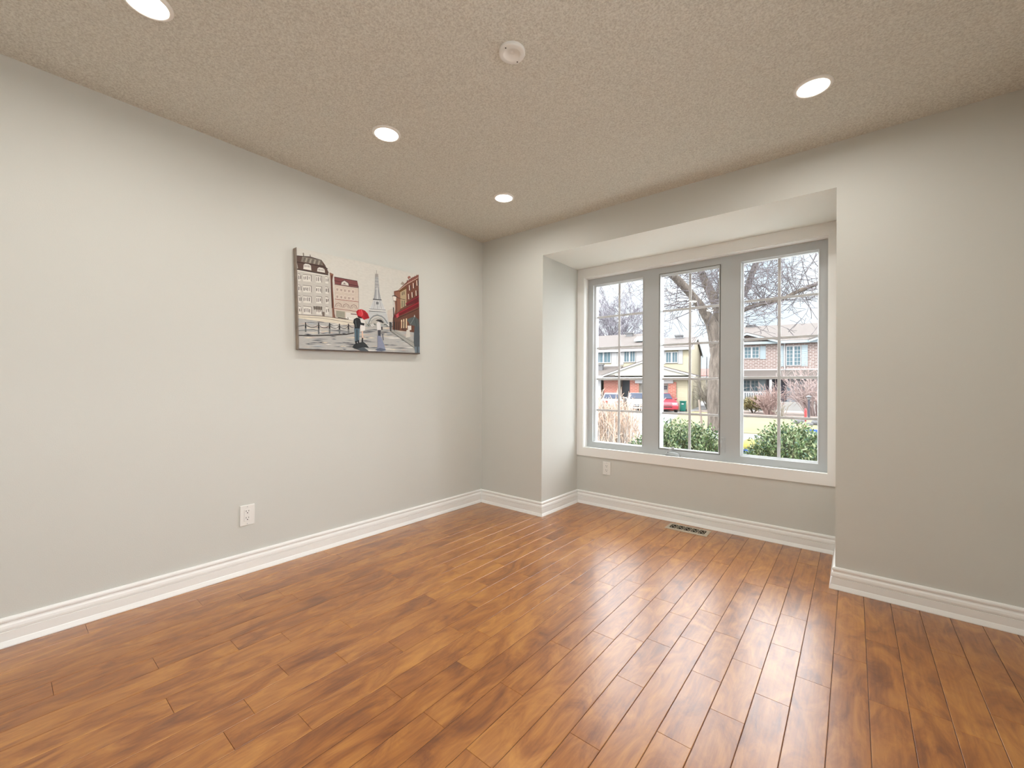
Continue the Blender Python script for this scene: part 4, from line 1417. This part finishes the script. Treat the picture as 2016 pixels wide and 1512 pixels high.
# clipped bare hedge outside the left light: hundreds of stems, one plant mass
HG = empty('bare_hedge', (-0.85, 3.65, GZ + 0.03))
tag(HG, 'tan leafless clipped hedge outside the left window light', 'hedge')
rg = random.Random(14)
mb, tp = MB(), MB()
for i in range(560):
    x, y = rg.uniform(-1.6, 0.80), rg.uniform(-0.38, 0.42)
    h = rg.uniform(1.40, 1.80) + (0.22 if rg.random() < 0.08 else 0)
    pts = [Vector((x, y, -0.05))]
    dx, dy = rg.uniform(-0.12, 0.12), rg.uniform(-0.1, 0.1)
    for k in range(5): pts.append(pts[-1] + Vector((dx * .35 + rg.uniform(-0.035, .035), dy * .35 + rg.uniform(-.03, .03), h / 5)))
    mb.tube(pts, [0.0065, 0.006, 0.0055, 0.005, 0.004, 0.0032], 4, cap=False)
    for k in range(4):
        j = rg.randint(2, 4)
        tgt = mb if j < 3 else tp
        branch(tgt, pts[j], (rg.uniform(-.6, .6), rg.uniform(-.6, .6), 1), rg.uniform(0.2, 0.45), 0.0045, 1, rg, 3, 0.4, 0.4, (1, 3), 0.6, 0.0032)
mb.build('stems', _mat0('tan_stems', (166, 160, 153), 0.9, rgb2=(128, 119, 113), vscale=5), HG)
tp.build('tips', _mat0('orange_tan_twig_tips', (170, 152, 136), 0.9, rgb2=(146, 122, 106), vscale=6), HG)

# ------------------------------------------------------------------ cars
M_tyre = mat('tyre_rubber', (38, 38, 40), 0.85)
M_hub = mat('wheel_alloy', (170, 172, 176), 0.35, metal=0.7)
M_cglass = mat('car_glass', (92, 102, 124), 0.3, spec=0.1)
M_tail = mat('red_lamp_lens', (206, 40, 44), 0.3)
M_head = mat('clear_lamp_lens', (232, 234, 236), 0.2)


def make_car(name, paint, loc, heading, label):
    t = empty(name, loc, heading)                         # front = +x
    tag(t, label, 'car')
    body = MB()
    low = [(-2.1, 0.32), (-2.16, 0.62), (-2.10, 0.94), (-1.55, 0.99), (0.75, 0.98), (1.45, 0.92), (2.02, 0.78), (2.14, 0.55), (2.08, 0.27), (1.75, 0.24), (-1.75, 0.24)]
    rings = []
    for yv, ins in ((-0.88, 0.07), (-0.80, 0.0), (0.80, 0.0), (0.88, 0.07)):
        rings.append([(x * (1 - ins * 0.35), yv, z * (1 - ins * 0.4) + 0.03 * ins) for x, z in low])
    vs, n = sum(rings, []), len(low)
    fs = [tuple(range(n)), tuple(range(3 * n, 4 * n))[::-1]]
    for r in range(3): fs += [(r * n + i, r * n + n + i, r * n + n + (i + 1) % n, r * n + (i + 1) % n) for i in range(n)]
    body.add(vs, fs)
    roofp = [(-1.95, 0.95), (-1.50, 1.38), (-0.95, 1.48), (0.05, 1.47), (0.95, 0.97)]
    r0 = [(x, -0.76 if z < 1.1 else -0.60, z) for x, z in roofp]
    r1 = [(x, 0.76 if z < 1.1 else 0.60, z) for x, z in roofp]
    body.add(r0 + r1, [tuple(range(5)), tuple(range(5, 10))[::-1]] + [(i, i + 5, (i + 1) % 5 + 5, (i + 1) % 5) for i in range(5)])
    bo = body.build('body', paint, t, smooth=False, bevel=0.05)

    def quad(mbx, pts, off):
        mbx.add([Vector(p) + Vector(off) for p in pts], [(0, 1, 2, 3)])
    wm = MB()
    quad(wm, [(0.86, -0.66, 1.03), (0.86, 0.66, 1.03), (0.14, 0.54, 1.43), (0.14, -0.54, 1.43)], (0.035, 0, 0.03))
    wm.build('windscreen', M_cglass, t)
    wm = MB()
    quad(wm, [(-1.87, 0.64, 1.04), (-1.87, -0.64, 1.04), (-1.54, -0.54, 1.35), (-1.54, 0.54, 1.35)], (-0.035, 0, 0.03))
    wm.build('rear_window', M_cglass, t)
    for s_ in (-1, 1):
        wm = MB()
        for (a, b, c, d_) in ((-1.62, -0.78, -0.82, -1.32), (-0.68, 0.62, 0.02, -0.74)):
            wm.add([(a, s_ * 0.755, 1.03), (b, s_ * 0.755, 1.03), (c, s_ * 0.635, 1.40), (d_, s_ * 0.635, 1.40)], [(0, 1, 2, 3)])
        wm.build('side_window', M_cglass, t)
        MB().blob((0.72, s_ * 0.93, 1.06), (0.09, 0.11, 0.07), 10, 6).build('door_mirror', paint, t, smooth=True)
        MB().box(-2.17, -1.98, s_ * 0.55 - 0.20, s_ * 0.55 + 0.20, 0.70, 0.88).build('tail_lamp', M_tail, t, bevel=0.03)
        MB().box(1.86, 2.09, s_ * 0.60 - 0.18, s_ * 0.60 + 0.18, 0.60, 0.76).build('head_lamp', M_head, t, bevel=0.04)
        for x in (-1.32, 1.36):
            Mx = Matrix.Translation((x, s_ * 0.80, 0.32)) @ Matrix.Rotation(PI / 2, 4, 'X')
            wh = MB().lathe([(0.20, -0.10), (0.30, -0.10), (0.32, -0.06), (0.32, 0.06), (0.30, 0.10), (0.20, 0.10)], 24, Mx, close=True).build('wheel', M_tyre, t, smooth=False)
            MB().lathe([(0.205, -0.112), (0.16, -0.104), (0.05, -0.115), (0.01, -0.117)], 18, Mx, close=True).lathe([(0.205, 0.112), (0.16, 0.104), (0.05, 0.115), (0.01, 0.117)], 18, Mx, close=True).build('hub', M_hub, wh)
    MB().box(1.98, 2.13, -0.42, 0.42, 0.42, 0.62).build('grille', M_tyre, t, bevel=0.02)
    return t


make_car('car', mat('red_car_paint', (236, 70, 92), 0.3, coat=0.12), (-9.30, 31.2, GZ), math.radians(-62), 'red hatchback parked on the driveway beside the green bin')
make_car('car', mat('silver_car_paint', (214, 218, 224), 0.3, coat=0.12), (-12.85, 29.45, GZ), math.radians(116), 'silver car seen from behind over the hedge, with red tail lamps')
make_car('car', mat('white_car_paint', (238, 240, 242), 0.3, coat=0.12), (-11.06, 30.36, GZ), math.radians(-63), 'white car in front of the garage, mostly behind the hedge')

# ------------------------------------------------------------------ small things outdoors
M_bin = mat('green_bin_plastic', (44, 150, 132), 0.6, spec=0.15)
WB = empty('wheeled_bin', (-7.95, 32.15, GZ), A10)
tag(WB, 'green wheeled recycling bin standing in front of the cream house', 'bin')
MB().prism([(-0.19, 0.05), (0.19, 0.05), (0.22, 0.80), (-0.22, 0.80)], -0.24, 0.24).build('bin_body', M_bin, WB, bevel=0.03)
MB().box(-0.24, 0.24, -0.29, 0.27, 0.80, 0.87).build('lid', M_bin, WB, bevel=0.02)
for s_ in (-1, 1):
    MB().lathe([(0.02, -0.03), (0.11, -0.03), (0.11, 0.03), (0.02, 0.03)], 16, Matrix.Translation((s_ * 0.22, 0.21, 0.11)) @ Matrix.Rotation(PI / 2, 4, 'Y'), close=True).build('wheel', M_tyre, WB)
MB().box(-0.08, 0.08, -0.262, -0.238, 0.58, 0.68).build('front_label', M_white, WB)

o = MB().tube([(0, 0, -0.12), (-0.08, 0.02, 0.7), (-0.17, 0.05, 1.42)], [0.055, 0.05, 0.045], 8).build('wooden_stake', mat('weathered_wood', (190, 172, 156), 0.9, var=0.15, vscale=6, stretch=(8, 8, 1)), loc=(-2.56, 17.25, GZ))
tag(o, 'leaning weathered wooden stake just left of the big tree trunk', 'stake')

LPt = empty('garden_lamp', (0.55, 29.4, GZ + .03))
tag(LPt, 'dark garden lamp post standing at the edge of the planting bed', 'lamp post')
MB().tube([(0, 0, 0), (0, 0, 1.22)], 0.055, 10).build('post', M_slate, LPt)
MB().lathe([(0.06, 1.20), (0.10, 1.24), (0.09, 1.36), (0.06, 1.38)], 12, close=True).build('lamp_glass', M_stone, LPt)
MB().lathe([(0.17, 1.38), (0.16, 1.42), (0.02, 1.50)], 14, close=True).build('lamp_cap', M_stone, LPt)

RS = empty('marker_stake', (0.96, 21.43, GZ + .03))
tag(RS, 'bright red marker stake upright on the lawn at the right', 'stake')
MB().tube([(0, 0, -0.05), (0, 0, 0.42)], 0.022, 8).build('rod', mat('red_rod', (214, 60, 62), 0.5), RS)
MB().lathe([(0.03, 0.40), (0.055, 0.45), (0.055, 0.90), (0.02, 1.0)], 10, close=True).build('sleeve', mat('red_plastic', (222, 62, 66), 0.5), RS)

M_bluep = mat('blue_plastic', (50, 116, 236), 0.5, spec=0.15)


def blue_box(loc, rz, label, w=0.30, d=0.20, h=0.26):
    t = empty('recycling_box', loc, rz)
    tag(t, label, 'box')
    vs = [(-w, -d, 0), (w, -d, 0), (w, d, 0), (-w, d, 0), (-w - .04, -d - .04, h), (w + .04, -d - .04, h), (w + .04, d + .04, h), (-w - .04, d + .04, h),
          (-w - .02, -d - .02, h), (w + .02, -d - .02, h), (w + .02, d + .02, h), (-w - .02, d + .02, h), (-w + .01, -d + .01, .02), (w - .01, -d + .01, .02), (w - .01, d - .01, .02), (-w + .01, d - .01, .02)]
    fs = [(3, 2, 1, 0), (12, 13, 14, 15)]
    for r in range(3): fs += [(r * 4 + i, r * 4 + (i + 1) % 4, r * 4 + 4 + (i + 1) % 4, r * 4 + 4 + i) for i in range(4)]
    MB().add(vs, fs).build('tub', M_bluep, t)
    MB().box(-w - .055, w + .055, -d - .055, -d - .04, h - .05, h).box(-w - .055, w + .055, d + .04, d + .055, h - .05, h).box(-w - .055, -w - .04, -d - .055, d + .055, h - .05, h).box(w + .04, w + .055, -d - .055, d + .055, h - .05, h).build('rim', M_bluep, t)
    return t


blue_box((0.45, 10.45, GZ + 0.02), math.radians(35), 'blue recycling box with a yellow bag in it, left of the right shrub')
blue_box((1.48, 18.1, GZ + 0.02), math.radians(10), 'small blue recycling box by the lawn at the right edge of the window')
rg = random.Random(4)
o = MB().blob((0, 0, 0), (0.30, 0.22, 0.17), 20, 12, 0.05).build('yellow_bag', mat('yellow_plastic', (246, 222, 110), 0.5, spec=0.15, bump=0.5, bscale=12), smooth=True, loc=(0.50, 10.45, GZ + 0.37))
tag(o, 'yellow plastic bag lying in the blue recycling box', 'bag')
for i, (x, y, r) in enumerate(((0.45, 24.9, 0.32), (1.35, 24.6, 0.40), (0.92, 24.0, 0.20))):
    o = MB().blob((0, 0, r * 0.3), (r, r * 0.7, r * 0.55), 12, 8, 0.10).build('stone', M_stone, smooth=True, loc=(x, y, GZ + .02))
    tag(o, ('grey boulder on the lawn, left of the two bigger ones', 'grey boulder on the lawn, the rightmost and biggest', 'smallest grey boulder, lying in front of the other two')[i], 'stone', 'boulders on the lawn')
